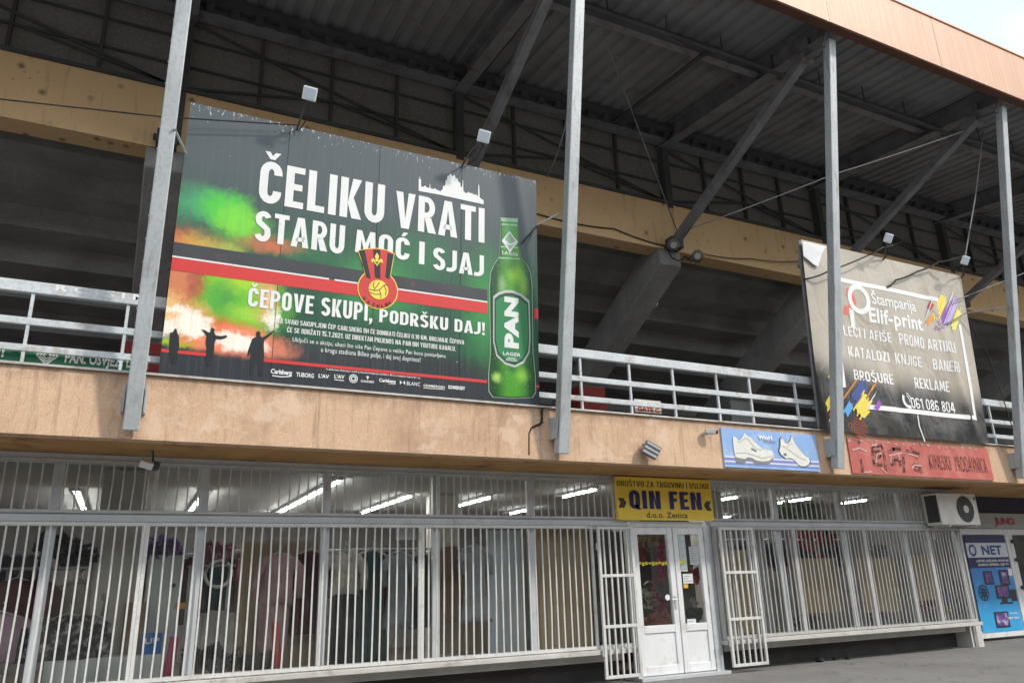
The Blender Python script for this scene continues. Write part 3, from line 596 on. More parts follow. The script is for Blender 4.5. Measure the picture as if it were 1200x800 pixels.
# bottle print: the picture of a bottle, cap and rings included
bo = [(586, 255), (606.8, 256), (607.2, 272), (608.5, 290), (611, 303), (618, 311), (622, 320), (623.8, 335), (624.7, 412), (627.5, 440), (628, 460), (624, 466), (600, 467), (577, 465.5), (572.3, 459), (572, 440), (574.4, 412), (573, 338), (574.5, 319), (579, 309), (584, 302), (585.5, 288), (586.5, 270)]
cx0, cy0 = 599.5, 365
def bottle(off, k, ky): 
    b = MB(); return outline(b, onB, boardP(off), [(cx0 + (x - cx0) * k, cy0 + (y - cy0) * ky) for x, y in bo])
bt = bottle(.004, 1.0, 1.0).build('bottle_print', flat('bottle edge print', (.34, .46, .36)), bb)
def gb(nt):
    x = zsep(nt)[0]; uc = B(600, 365)[0]
    o = mix(nt, mapr(nt, x, uc - .28, uc - .05, smooth=True), (.008, .07, .012), (.07, .30, .02))
    o = mix(nt, mapr(nt, x, uc + .06, uc + .3, smooth=True), o, (.01, .10, .015)); return o
def wb(nt, o, tc):
    o = mix(nt, mapr(nt, noise(nt, 60, 2), .66, .72, 0, .6), o, (.6, .75, .5)); return o
mbot = art('green bottle print', gb, [bl(604, 322, 16, 18, (.28, .56, .02), .95, 1), bl(588, 334, 8, 22, (.32, .5, .22), .7, 1), bl(600, 380, 22, 60, (.04, .2, .02), .5, 1), bl(597, 312, 12, 14, (.05, .2, .03), .8, 1), bl(613, 335, 9, 22, (.25, .52, .03), .7, 1), bl(582, 442, 9, 10, (.42, .68, .14), .95, 1), bl(612, 440, 14, 14, (.25, .55, .05), .8, 1), bl(600, 432, 12, 8, (.03, .14, .03), .8, 1), bl(596, 270, 9, 14, (.12, .42, .14), .8, 1)], .3, .5, wb, warp=.05, wscale=8)
bottle(.0058, .965, .993).build('bottle_shade', flat('bottle dark rim print', (.012, .06, .018)), bt)
bottle(.0072, .90, .98).build('bottle_glass', mbot, bt)
b = MB()
for y0, y1, k in ((255.5, 259.5, 1.0), (262, 264, .96), (288.5, 290, 1.06), (301.5, 303, 1.3)): outline(b, onB, boardP(.0078), [(596.7 - 9.6 * k, y0), (596.7 + 9.6 * k, y0 + 1.2), (596.7 + 9.6 * k, y1 + 1.2), (596.7 - 9.6 * k, y1)])
b.build('cap_print', flat('pale green ring print', (.34, .56, .38)), bt)
lab = [(578.5, 349), (584, 344.5), (592, 342), (600, 342), (610, 346), (619.3, 354), (620.5, 395), (619.5, 412), (613, 424), (603, 429), (592, 425.5), (582, 416), (578.5, 400)]
def labl(off, k): b = MB(); return outline(b, onB, boardP(off), [(599.5 + (x - 599.5) * k, 388 + (y - 388) * k) for x, y in lab])
labl(.0085, 1.04).build('label_rim', flat('silver print', (.5, .53, .5)), bt); labl(.0105, .97).build('label_edge', flat('dark green print', (.015, .07, .03)), bt); labl(.0118, .90).build('label', flat('green label print', (.03, .22, .075)), bt)
b = MB(); f = boardP(.0138); (ua, va), (ub, vb) = onB(607.5, 409), onB(590.5, 349)
text(b, 'PAN', f, ua, va, ua, vb + .02, ua - ub, bold=.06, gap=1.0, turn=True)
ptext(b, 'LAGER', onB, f, (589, 415.5), (609.5, 418.5), (589, 411.5), bold=.03, gap=1.15); ptext(b, 'LAGER', onB, f, (588, 298.5), (607, 300.5), (588, 294.7), bold=.03, gap=1.15)
outline(b, onB, f, [(596.5, 271), (606.5, 284), (597, 296.5), (587.5, 282.5)])
for k in range(3): strip(b, f, [onB(594 - k, 420 + k * 1.6 - 1), onB(604 + k, 421 + k * 1.6 - 1)][::1], .008)
b.build('label_lettering', flat('label white print', (.72, .76, .72)), bt)
b = MB(); f = boardP(.0155); outline(b, onB, f, [(596.8, 273.5), (603.5, 283), (597, 286), (591, 281)]); outline(b, onB, f, [(593, 286), (597, 288), (601, 287), (597, 293)]); b.build('label_mark', flat('pale green print', (.25, .45, .3)), bt)

# second billboard: glossy creased printer's banner
V0, V1 = 10.35, 14.83
b2 = thing('billboard', 'creased glossy printing shop billboard, beige sun glare painted above and black below, with colour splashes', 'billboard', (V0, BY, BZ))
def B2(x, y): u, v = onB(x, y); return u - V0, v
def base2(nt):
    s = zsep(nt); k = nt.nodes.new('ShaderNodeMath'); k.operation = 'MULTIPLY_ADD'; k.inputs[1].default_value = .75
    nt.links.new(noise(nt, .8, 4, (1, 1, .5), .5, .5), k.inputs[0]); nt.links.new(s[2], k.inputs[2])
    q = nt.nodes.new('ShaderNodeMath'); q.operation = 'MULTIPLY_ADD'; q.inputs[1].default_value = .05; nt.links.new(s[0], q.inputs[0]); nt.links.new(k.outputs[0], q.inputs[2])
    o = mix(nt, mapr(nt, q.outputs[0], 1.25, 1.85, smooth=True), (.018, .0175, .017), (.45, .40, .32))  # beige upper part is sun glare on the gloss, painted into the base colour
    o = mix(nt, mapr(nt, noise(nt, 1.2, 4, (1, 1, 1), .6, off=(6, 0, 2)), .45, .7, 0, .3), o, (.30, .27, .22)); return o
def wear2(nt, o, tc): return mix(nt, mapr(nt, noise(nt, 30, 3, off=(4, 2, 8)), .73, .76), o, (.6, .6, .57))
mB = art('black banner with painted glare', base2, [], .33, .7, wear2, relief=.25)
b = MB(); f, k = boardP(0), boardP(-.04); NU, NV = 60, 46
random.seed(3)
def dent(u, v):
    s = .02 * math.sin(u * 2.1 + v * 1.3) * math.sin(v * 1.7 - u) + .012 * math.sin(u * 5.2 - v * 3.1 + 1) * math.exp(-((v - 1.4) / .9) ** 2)
    s += .03 * math.exp(-((u - 3.55 + .25 * (v - 2.4)) / .1) ** 2) - .02 * math.exp(-((u - 2.2 + .3 * math.sin(v)) / .12) ** 2) * (v < 1.6)
    e = min(u, V1 - V0 - u, v, VT - v); return .055 + s * min(1, e / .3)
g_ = [boardP(dent(i / NU * (V1 - V0), j / NV * VT))(V0 + i / NU * (V1 - V0), j / NV * VT) for j in range(NV + 1) for i in range(NU + 1)]
b.add(g_, [(j * (NU + 1) + i, j * (NU + 1) + i + 1, (j + 1) * (NU + 1) + i + 1, (j + 1) * (NU + 1) + i) for j in range(NV) for i in range(NU)])
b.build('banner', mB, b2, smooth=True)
slab(V0, V1, 0, VT, .04).build('panel', M_steel, b2)
b = MB()
for v in (.4, 1.7, 3.0): b.bar(boardP(-.09)(V0 + .02, v), boardP(-.09)(V1 - .02, v), .06, .06)
for u in (.2, 1.6, 3.0, 4.3): b.bar(boardP(-.15)(V0 + u, .03), boardP(-.15)(V0 + u, VT - .05), .06, .06, up=(0, 1, 0))
b.build('back_frame', M_steel, b2)
def onBan(off): return lambda u, v: boardP(off + max(0, dent(min(max(u - V0, 0), V1 - V0), min(max(v, 0), VT))))(u, v)
fb = onBan(.005)
M_w2 = flat('white banner print', (.84, .84, .82), dirt=(.5, .48, .43), lo=.68, hi=.75)
b = MB()
fr = [onB(968.8, 325), onB(1119.5, 358), onB(1137, 491), onB(986.6, 473)]
u0_, u1_ = (fr[0][0] + fr[3][0]) / 2 + .02, (fr[1][0] + fr[2][0]) / 2; vt_, vb_ = (fr[0][1] + fr[1][1]) / 2, (fr[2][1] + fr[3][1]) / 2
def seg(a_, c_, n=24): return [(a_[0] + (c_[0] - a_[0]) * i / n, a_[1] + (c_[1] - a_[1]) * i / n) for i in range(n + 1)]
for a_, c_ in (((u0_ - .04, vt_), (u1_ - .3, vt_)), ((u1_, vt_ - .45), (u1_, vb_ - .04)), ((u1_ + .04, vb_), (u0_ + .35, vb_)), ((u0_, vb_ + .3), (u0_, vt_ + .04))): strip(MB(), fb, seg(a_, c_), .085).build('border', M_w2, b2)
def T(s, L, Rr, Tp, **k):
    b = MB(); ptext(b, s, onB, fb, L, Rr, Tp, **k); return b.build('lettering', M_w2, b2)
T('Štamparija', (1018.5, 357.5), (1070.5, 366), (1018.5, 344), bold=.012, gap=.95); T('Elif-print', (1016, 377.5), (1079, 389.5), (1016.5, 361), bold=.03, gap=1.04)
T('LECI I AFIŠE', (986.6, 393.5), (1042, 402.5), (986.6, 382), cond=1, t=.15); T('PROMO ARTIKLI', (1050, 403.5), (1116.6, 416), (1050, 391.5), cond=1, t=.15)
T('KATALOZI', (991.5, 418), (1040.5, 425), (991.5, 406), cond=1, t=.15); T('KNJIGE', (1046, 426), (1078.5, 431), (1046, 414.5), cond=1, t=.15); T('BANERI', (1091, 433), (1121.5, 438), (1091, 421), cond=1, t=.15)
T('BROŠURE', (998, 445.5), (1044.5, 451), (998, 433.5), cond=1, t=.15); T('REKLAME', (1070, 454.5), (1110.8, 460), (1070, 442.5), cond=1, t=.15); T('061 086 804', (1065, 478.5), (1117, 484), (1065, 466), cond=1, t=.13)
b = MB(); u, v = onB(1003.5, 351.5); ring(b, fb, u, v, .29, .1, 40); b.add([fb(u - .29, v - .2), fb(u - .18, v - .24), fb(u - .18, v - .58), fb(u - .29, v - .58)], [(0, 1, 2, 3)])
u, v = onB(1059, 472); ring(b, fb, u + .06, v + .06, .17, .06, 14, R(150), R(290)); ring(b, fb, u, v + .04, .1, .02, 10, R(-20), R(80)); ring(b, fb, u, v + .04, .15, .02, 10, R(-20), R(80)); b.build('logo', M_w2, b2)
b = MB(); u, v = onB(988, 353); ring(b, onBan(.0035), u, v, .27, .17, 30, R(-110), R(75)); b.build('logo_swirl', flat('coral print', (.72, .18, .13)), b2)
sw = {'yellow': (.82, .58, .05), 'orange': (.8, .3, .03), 'violet': (.34, .12, .5), 'blue': (.12, .4, .75), 'red': (.65, .06, .05), 'navy': (.06, .09, .28), 'lilac': (.55, .45, .75), 'lemon': (.85, .78, .2)}
def splash(name, c, strokes, off):
    f = onBan(off)
    for x0, y0, x1, y1, w in strokes:
        b = MB()
        (a_, p_), (c_, q_) = onB(x0, y0), onB(x1, y1); random.seed(int(x0 * 7 + y0)); L = math.hypot(c_ - a_, q_ - p_); dx, dy = (c_ - a_) / L, (q_ - p_) / L; n = 9
        for i in range(n):
            o_ = (i - n / 2 + .5) / n * w; s0, s1 = random.uniform(-.16, .1) * L, random.uniform(-.1, .16) * L; h = w / n / 2 * 1.02
            b.add([f(a_ - dx * s0 - dy * (o_ - h), p_ - dy * s0 + dx * (o_ - h)), f(c_ + dx * s1 - dy * (o_ - h), q_ + dy * s1 + dx * (o_ - h)), f(c_ + dx * s1 - dy * (o_ + h), q_ + dy * s1 + dx * (o_ + h)), f(a_ - dx * s0 - dy * (o_ + h), p_ - dy * s0 + dx * (o_ + h))], [(0, 1, 2, 3)])
        b.build('paint_stroke', flat(name + ' print', c), b2)
splash('yellow', sw['yellow'], [(1092, 376, 1103, 350, .2), (1002, 486, 1013, 466, .26), (969, 446, 975, 436, .14), (966, 480, 976, 462, .2), (1008, 487, 1014, 480, .12)], .008)
splash('violet', sw['violet'], [(1095, 386, 1112, 356, .14), (1022, 481, 1027, 472, .1)], .0095)
splash('lilac', sw['lilac'], [(1103, 384, 1117, 352, .14)], .0088)
splash('lemon', sw['lemon'], [(1112, 388, 1121, 364, .14)], .0102)
splash('red', sw['red'], [(1086, 362, 1089, 356, .1), (970, 490, 977, 474, .14)], .0108)
splash('navy', sw['navy'], [(996, 470, 1011, 450, .2)], .0075)
splash('blue', sw['blue'], [(987, 486, 994, 474, .14)], .0112)
splash('white', (.8, .8, .78), [(1082, 372, 1089, 352, .03), (1105, 366, 1113, 344, .03), (1080, 384, 1088, 372, .025), (968, 494, 974, 484, .03), (1012, 478, 1022, 462, .02)], .0118)
splash('orange', sw['orange'], [(1083, 380, 1090, 372, .08), (1018, 458, 1024, 448, .02), (1013, 466, 1020, 452, .02), (984, 468, 1000, 446, .03)], .0122)
b = MB(); f = onBan(.006)
for i in range(9):
    for j in range(7):
        u, v = onB(1000, 505); u += i * .045 - .1; v += j * .05 - .06 - i * .004
        if (i - 4) ** 2 / 22 + (j - 3) ** 2 / 12 < 1: strip(b, f, [(u, v), (u + .035, v - .035)], .012)
u, v = onB(993, 499); ring(b, f, u, v, .06, .015, 4); b.build('hatch_print', flat('orange red hatch print', (.5, .1, .04)), b2)
# torn white corner
b = MB(); f = onBan(.03); P = [onB(*p) for p in ((935.5, 284.5), (963, 291), (958, 299), (953, 315), (948, 312), (943, 307), (937, 302))]
b.prism([f(u, v) for u, v in P], (0, -.01, 0)); b.build('torn_flap', flat('torn white backing', (.74, .75, .76)), b2)
b = MB(); strip(b, onBan(.012), [onB(*p) for p in ((1071, 487), (1073, 500), (1078, 512), (1080, 518))], .03); b.build('tear', M_w2, b2)

M_cab0 = mat('black cord', (.02, .02, .022), .6)
# ------------------------------------------------------------------ floodlights over the boards
for (lx, ly), (bx, by), lab in (((363, 110), (348, 148), 'small white floodlight on a thin arm above the left half of the beer billboard'), ((567, 160), (541, 190), 'small white floodlight on a bent arm above the right half of the beer billboard'),
                                ((1041, 279), (1033, 312), 'small white floodlight above the middle of the printing shop billboard'), ((1131, 305), (1124, 330), 'small white floodlight at the top right corner of the printing shop billboard')):
    u, v = onB(bx, by); P = boardP(.0)(u, VT - .05); L = at(lx, ly, P.y - .45); t = thing('floodlight', lab, 'lamp', P, 'floodlights over the billboards')
    b = MB(); b.tube([P, P + Vector((.01, -.1, .05)), (P + L) / 2 + Vector((0, -.02, .04)), L + Vector((0, .03, -.06))], .014, 8); b.build('arm', M_steel2, t)
    b = MB(); d = Vector((-.1, -.8, -.5)).normalized(); q = L
    b.bar(q - d * .02, q + d * .02, .175, .17, up=(.08, 0, 1)); b.build('lamp_head', mat('white lamp face', (.78, .82, .86), .3, .05, 4), t, bevel=.01)
    b = MB(); b.bar(q - d * .021, q - d * .06, .11, .1); b.build('housing', M_steel2, t)
    b = MB(); b.bar(q + d * .0205, q + d * .023, .135, .13, up=(.08, 0, 1)); b.build('lens', mat('frosted lamp glass', (.62, .70, .78), .12, .1, 6), t)
    b = MB(); b.tube([q - d * .07, q - d * .1 + Vector((.03, .03, -.12)), (P + L) / 2 + Vector((.05, 0, -.1)), P + Vector((.03, -.01, .0))], .007, 6); b.build('cord', M_cab0, t)

# ------------------------------------------------------------------ signs on the parapet
sg = thing('sign_board', 'pale blue sign on the parapet with two painted white shoes', 'sign', (8.18, -1.2, 3.07))
b = MB(); b.box(8.18, 10.22, -1.222, -1.2, 3.075, 3.69); b.build('board', mat('sky blue sign paint', (.27, .44, .74), .6, .2, 1.5, dirt=(.42, .52, .70), lo=.5, hi=.7), sg)
cv, f5 = onY(-1.222), wallP(-1.2255)
Zs = lambda x, y: cv(840 + x / 9.23, 490 + y / 9.23)
b = MB(); strip(b, f5, [(8.19, 3.2), (10.21, 3.2)], .05); strip(b, f5, [(8.19, 3.13), (10.21, 3.13)], .02); b.build('purple_line', flat('violet blue sign paint', (.22, .24, .55)), sg)
b = MB(); strip(b, f5, [(8.19, 3.165), (10.21, 3.165)], .02); strip(b, f5, [(8.19, 3.235), (10.21, 3.235)], .02); b.build('white_line', flat('white sign paint', (.75, .76, .76)), sg)
sh1 = [(168, 205), (185, 198), (205, 205), (225, 240), (250, 235), (275, 200), (297, 158), (312, 178), (335, 195), (360, 205), (390, 240), (440, 285), (490, 335), (545, 340), (590, 350), (610, 385), (612, 420), (560, 460), (500, 468), (420, 455), (370, 425), (330, 420), (300, 440), (240, 430), (195, 415), (178, 330)]
sh2 = [(683, 225), (705, 212), (715, 235), (735, 268), (765, 270), (790, 245), (803, 185), (815, 215), (840, 270), (900, 350), (950, 405), (995, 430), (1005, 465), (990, 500), (950, 520), (905, 518), (870, 490), (820, 440), (780, 430), (745, 435), (690, 390), (672, 350), (685, 300)]
M_shoe = mat('off white shoe paint', (.72, .72, .66), .6, .12, 8, dirt=(.55, .54, .48), lo=.55, hi=.7)
f6w, f7w, f8w = wallP(-1.2285), wallP(-1.2315), wallP(-1.2345)
b = MB(); outline(b, Zs, f6w, [(195, 415), (240, 430), (300, 440), (330, 420), (370, 425), (420, 455), (500, 468), (560, 460), (612, 420), (605, 450), (570, 490), (500, 500), (410, 488), (380, 465), (320, 455), (300, 485), (205, 478)]); b.build('shoe_sole', flat('grey sole paint', (.22, .22, .22)), sg)
b = MB(); outline(b, Zs, f6w, [(838 + (x - 838) * 1.06, 365 + (y - 365) * 1.05) for x, y in sh2]); b.build('shoe_outline', flat('navy outline paint', (.03, .04, .07)), sg)
b = MB(); outline(b, Zs, f7w, sh1); outline(b, Zs, f7w, sh2); b.build('shoe', M_shoe, sg)
b = MB()
for pts in ([(215, 255), (260, 250), (300, 215), (330, 220)], [(330, 220), (380, 290), (430, 330), (480, 345)], [(200, 380), (300, 370), (400, 400), (480, 430), (600, 410)], [(700, 300), (740, 320), (760, 300), (800, 270)], [(745, 330), (800, 360), (900, 430), (960, 450)]): strip(b, f8w, [Zs(*p) for p in pts], .012)
b.build('shoe_seam', flat('pale grey line paint', (.45, .46, .44)), sg)
b = MB(); outline(b, Zs, f8w, [(370, 318), (425, 345), (425, 365), (365, 335)]); outline(b, Zs, f8w, [(715, 378), (745, 378), (755, 400), (725, 405)]); b.build('shoe_badge', flat('dark badge paint', (.16, .17, .16)), sg)
b = MB(); ptext(b, 'WinH', Zs, f8w, (445, 228), (592, 238), (445, 180), bold=.04); b.build('lettering', M_w2, sg)
b = MB(); ptext(b, 'style', Zs, f8w, (505, 265), (630, 262), (505, 235), bold=.0); b.build('lettering', flat('grey script paint', (.16, .18, .2)), sg)

rs = thing('sign_board', 'weathered red sign on the parapet with broken black Chinese characters', 'sign', (10.97, -1.2, 3.07))
b = MB(); b.box(10.98, 14.83, -1.222, -1.2, 3.075, 3.69); b.build('board', mat('faded red sign paint', (.50, .12, .095), .7, .25, 1.6, dirt=(.58, .21, .17), lo=.5, hi=.75, bmp=.2), rs)
cr_ = onY(-1.222); Zr = lambda x, y: cr_(980 + x / 5.4545, 500 + y / 5.4545)
M_wornk = mat('worn black letter', (.06, .025, .022), .7, .4, 9, dirt=(.46, .13, .10), lo=.48, hi=.56)
def mk(strokes, w, f, m, name):
    for s in strokes: strip(MB(), f, [Zr(*p) for p in s], w).build(name, m, rs)
ch = [[(158, 205), (165, 245), (165, 288)], [(138, 98), (150, 104)], [(228, 130), (236, 200), (240, 238), (292, 242)], [(228, 125), (290, 118), (305, 180), (318, 290)], [(245, 160), (280, 150)], [(250, 195), (285, 190), (270, 160)], [(330, 160), (370, 140), (415, 138)], [(352, 205), (356, 248)], [(370, 240), (375, 205), (410, 215), (408, 250)], [(362, 150), (366, 130)], [(445, 152), (495, 160), (530, 168)], [(478, 140), (480, 130)], [(490, 245), (505, 240), (535, 255), (545, 295)], [(500, 270), (530, 280)], [(430, 175), (432, 290)], [(520, 185), (512, 200)]]
mk(ch, .055, wallP(-1.2285), M_wornk, 'character')
ch2 = [[(100, 148), (145, 135), (195, 158)], [(178, 290), (225, 285)], [(285, 262), (322, 295)], [(335, 185), (420, 165)], [(395, 175), (405, 210)], [(480, 265), (500, 242), (540, 250)], [(222, 120), (262, 112)], [(250, 230), (260, 170), (290, 170)], [(455, 170), (520, 190)], [(345, 230), (350, 190)]]
mk(ch2, .022, wallP(-1.2300), mat('pale flaked letter edge', (.66, .44, .40), .8, .2, 8), 'character_edge')
b = MB(); ptext(b, 'KINESKI', Zr, wallP(-1.2285), (600, 262), (738, 282), (600, 172), bold=-.004, gap=1.1); ptext(b, 'PRODAVNICA', Zr, wallP(-1.2285), (768, 278), (972, 300), (768, 182), bold=-.004, gap=1.1); b.build('lettering', M_wornk, rs)
b = MB()
for x in [14.3 * 0 + 11.05 + .23 * k for k in range(16)]: disc(b, wallP(-1.2275), x + .04 * math.sin(x * 9), 3.655 + .02 * math.sin(x * 5), .012 + .012 * abs(math.sin(x * 3)), 7, ru=.05)
b.build('flaking', mat('grey flaked patch', (.45, .33, .30), .8), rs)

ys = thing('sign_board', 'yellow shop sign with dark blue letters above the white door', 'sign', (6.87, -.1, 2.35))
b = MB(); b.box(6.88, 8.8, -.13, -.07, 2.355, 3.03); b.build('board', mat('sun yellow sign', (.86, .60, .07), .35, .08, 2, dirt=(.76, .52, .07)), ys, bevel=.004)
cy_ = onY(-.134); fy = wallP(-.134); M_navy = flat('navy letter vinyl', (.02, .022, .11)); M_kl = flat('black letter vinyl', (.03, .028, .03))
b = MB(); ptext(b, 'QIN FEN', cy_, fy, (738, 595), (823, 597.6), (738, 574), cond=1, t=.2, gap=.1); b.build('lettering', M_navy, ys)
b = MB(); ptext(b, 'DRUŠTVO ZA TRGOVINU I USLUGE', cy_, fy, (723.3, 569.2), (831.5, 572.6), (723.3, 562.5), cond=1, t=.13, gap=.11); ptext(b, 'd.o.o. Zenica', cy_, fy, (758, 606), (806, 607), (758, 599.5), bold=.015)
ptext(b, '»', cy_, fy, (725, 594.5), (734.5, 594.5), (725, 578), bold=.04); ptext(b, '«', cy_, fy, (825.7, 598), (834.3, 598), (825.7, 582), bold=.04); b.build('lettering', M_kl, ys)

# ------------------------------------------------------------------ shop front
sh = thing('shopfront', 'long grey framed glass shopfront of the clothes shop under the overhang', 'shopfront', (3, .1, 0))
b = MB(); b.box(XL, 7.1, .45, .6, 0, .44); b.box(8.8, 15.25, .45, .6, 0, .44); b.build('base_wall', mat('dark grimy plinth', (.10, .095, .09), .9, .4, 1.5, dirt=(.045, .042, .04), bmp=.3), sh)
b = MB(); b.box(XL, 7.12, -.14, .6, .42, .485); b.box(8.78, 15.25, -.14, .6, .42, .485); b.build('window_sill', mat('stained grey sill', (.56, .54, .50), .7, .25, 2, dirt=(.28, .25, .21), lo=.55, hi=.7), sh, bevel=.008)
b = MB(); b.box(XL, 7.12, -.03, .12, 2.27, 2.36); b.box(8.78, 15.25, -.03, .12, 2.27, 2.36); b.build('transom_beam', M_alu, sh, bevel=.006)
b = MB(); b.box(XL, 15.25, -.03, .12, 2.985, 3.05); b.build('head_frame', M_alu, sh)
G1 = glass('shop window glass', (.88, .90, .89), .09); G2 = glass('dusty upper glass', (.82, .84, .83), .26); G3 = glass('door glass', (.85, .88, .88), .04)
lm = [-5.5, -3.9, -2.35, -.77, .82, 2.36, 3.91, 5.43, 7.14]; rm = [8.82, 10.35, 11.98, 13.65, 15.2]
for L_ in (lm, rm):
    for i, (a_, c_) in enumerate(zip(L_, L_[1:])):
        for z0, z1, gg in ((.487, 2.268, G1), (2.362, 2.983, G2)):
            b = MB(); w = .065
            b.box(a_ - w if i else a_, a_ + w * .6, 0, .08, z0, z1); b.box(c_ - w * .6, c_ + (0 if i == len(L_) - 2 else -.0), .002, .082, z0, z1)
            b.box(a_ + w * .6 + .001, c_ - w * .6 - .001, .02, .07, z0, z0 + .05); b.box(a_ + w * .6 + .001, c_ - w * .6 - .001, .02, .07, z1 - .045, z1)
            wdo = b.build('window', M_alu, sh)
            b = MB(); b.add([(a_ + .035, .045, z0 + .045), (c_ - .035, .045, z0 + .045), (c_ - .035, .045, z1 - .04), (a_ + .035, .045, z1 - .04)], [(0, 1, 2, 3)]); b.build('pane', gg, wdo)
# door leaves
for a_, c_, nm in ((7.20, 7.98, 1), (8.0, 8.62, 0)):
    b = MB(); z0, z1 = .06, 2.25; w = .095
    b.box(a_, a_ + w, -.02, .06, z0, z1); b.box(c_ - w, c_, -.02, .06, z0, z1)
    for p_, q_ in ((z0, z0 + .13), (.66, .77), (z1 - .11, z1)): b.box(a_ + w + .001, c_ - w - .001, -.018, .058, p_, q_)
    dr = b.build('door', M_pvc, sh, bevel=.006)
    b = MB(); b.box(a_ + w - .01, c_ - w + .01, .0, .04, z0 + .12, .67); b.build('door_panel', M_pvc, dr)
    b = MB(); b.add([(a_ + w - .01, .02, .76), (c_ - w + .01, .02, .76), (c_ - w + .01, .02, 2.15), (a_ + w - .01, .02, 2.15)], [(0, 1, 2, 3)]); b.build('pane', G3, dr)
    if nm:
        b = MB(); b.box(c_ - .065, c_ - .03, -.035, -.021, 1.0, 1.2); b.tube([(c_ - .05, -.035, 1.14), (c_ - .05, -.075, 1.14), (c_ - .16, -.08, 1.14)], .011, 8); b.build('handle', M_alu, dr)
    else:
        b = MB()
        for z in (.25, 1.2, 2.0): b.tube([(c_ + .012, -.03, z), (c_ + .012, -.03, z + .13)], .012, 8)
        b.build('hinge', M_bar2, dr)
b = MB(); b.box(7.12, 7.195, -.03, .08, .0, 2.3); b.box(8.625, 8.72, -.03, .08, .0, 2.3); b.box(7.196, 8.624, -.028, .08, 2.252, 2.345); b.box(8.721, 8.8, .0, .3, 0, 2.345); b.box(7.1, 8.8, -.15, .3, 0.004, .05); b.build('door_frame', M_alu, sh)
# interior shell
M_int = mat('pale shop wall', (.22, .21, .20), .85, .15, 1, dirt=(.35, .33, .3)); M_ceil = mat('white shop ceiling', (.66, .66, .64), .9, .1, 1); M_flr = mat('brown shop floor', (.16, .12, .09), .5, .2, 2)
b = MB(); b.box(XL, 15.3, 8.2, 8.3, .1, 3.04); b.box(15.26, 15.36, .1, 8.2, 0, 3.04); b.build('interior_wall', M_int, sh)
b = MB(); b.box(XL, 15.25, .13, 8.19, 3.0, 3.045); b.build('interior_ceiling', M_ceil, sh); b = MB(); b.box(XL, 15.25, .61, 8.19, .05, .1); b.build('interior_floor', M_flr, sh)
p, q = at(104, 690, .62), at(160, 690, .62); b = MB(); b.box(p.x, q.x, .62, 1.2, .1, 3.0); b.build('interior_column', mat('cream column paint', (.55, .52, .45), .6, .12, 1.5), sh, bevel=.05)
for x, y in ((5.0, 2.6), (9.75, 1.2), (10.2, 4.5)):
    b = MB(); b.box(x - .24, x + .24, y - .24, y + .24, .1, 3.0); b.build('interior_column', mat('cream column paint', (.55, .52, .45), .6, .12, 1.5), sh, bevel=.05)
for i, (x, y0, y1) in enumerate(((-.75, 2.9, 6.6), (1.05, 2.5, 6.7), (2.7, .8, 6.8), (4.33, 2.4, 5.5), (5.8, 2.3, 4.9), (7.1, .8, 2.2), (8.9, .9, 2.2), (10.62, 1.2, 2.0), (12.45, 1.1, 2.0), (14.1, 1.1, 1.85), (13.8, 5.0, 6.0), (11.5, 3.2, 4.6), (7.6, 4, 5.5))):
    t = thing('ceiling_light', ['long', 'short'][y1 - y0 < 1.6] + ' fluorescent ceiling light inside the clothes shop', 'lamp', (x, y0, 2.99), 'fluorescent lights on the shop ceiling')
    b = MB(); b.box(x - .05, x + .05, y0, y1, 2.955, 2.998); b.build('fitting', M_pvc, t)
    b = MB(); yy = y0
    while yy < y1 - .3: b.tube([(x, yy + .03, 2.93), (x, min(yy + 1.15, y1), 2.93)], .013, 8); yy += 1.22
    b.build('tube', emit('lit tube', (1, 1, .98), 28), t)

# ------------------------------------------------------------------ window grilles
M_barg = mat('greyed bar paint', (.50, .50, .485), .5, .25, 2.5, dirt=(.33, .29, .24), lo=.55, hi=.72, fine=.25, bscale=40)
def grille(x0, x1, label, z0=.5, z1=2.262, y=-.075, m=M_bar, frame=.04, step=.11, r=.0095, mids=()):
    t = thing('window_grille', label, 'grille', (x0, y, z0), 'bar grilles over the shop windows')
    b = MB(); fr = frame
    b.box(x0, x0 + fr, y - fr / 2, y + fr / 2, z0, z1); b.box(x1 - fr, x1 - .003, y - fr / 2, y + fr / 2, z0, z1); b.box(x0 + fr + .001, x1 - fr - .001, y - fr / 2, y + fr / 2, z0, z0 + fr); b.box(x0 + fr + .001, x1 - fr - .001, y - fr / 2, y + fr / 2, z1 - fr, z1)
    b.build('frame', m, t); b = MB(); n = max(2, round((x1 - x0) / step))
    for k in range(1, n):
        x = x0 + (x1 - x0) * k / n + random.uniform(-.007, .007); e = random.choice((0, 0, 0, .006, -.006, .012)); zm = z0 + (z1 - z0) * random.uniform(.3, .7)
        b.bar((x, y, z0 + fr + .001), (x + e, y, zm), 2 * r, .014, up=(0, 1, 0)); b.bar((x + e, y, zm + .0005), (x + random.uniform(-.004, .004), y, z1 - fr - .001), 2 * r, .014, up=(0, 1, 0))
    b.build('bars', m, t)
for a_, c_, l in ((-4.2, -2.4, 'white barred grille beyond the left edge of the shop'), (-2.4, .2, 'white barred grille in front of the dark clothes rack at the far left'), (.2, 3.65, 'wide white barred grille in front of the pink pyjamas and the hoop'), (3.65, 6.42, 'white barred grille in front of the grey dresses, left of the door'),
                  (8.8, 10.59, 'white barred grille right of the door, behind the open gate leaf'), (10.59, 12.38, 'white barred grille in front of the red goods, second right of the door'), (12.38, 14.17, 'white barred grille third right of the door'), (14.17, 15.2, 'narrow white barred grille under the air conditioner')):
    grille(a_, c_, l, m=M_bar if a_ < 8 else M_barg, step=.11 if a_ < 8 else .098, r=.0095 if a_ < 8 else .008)
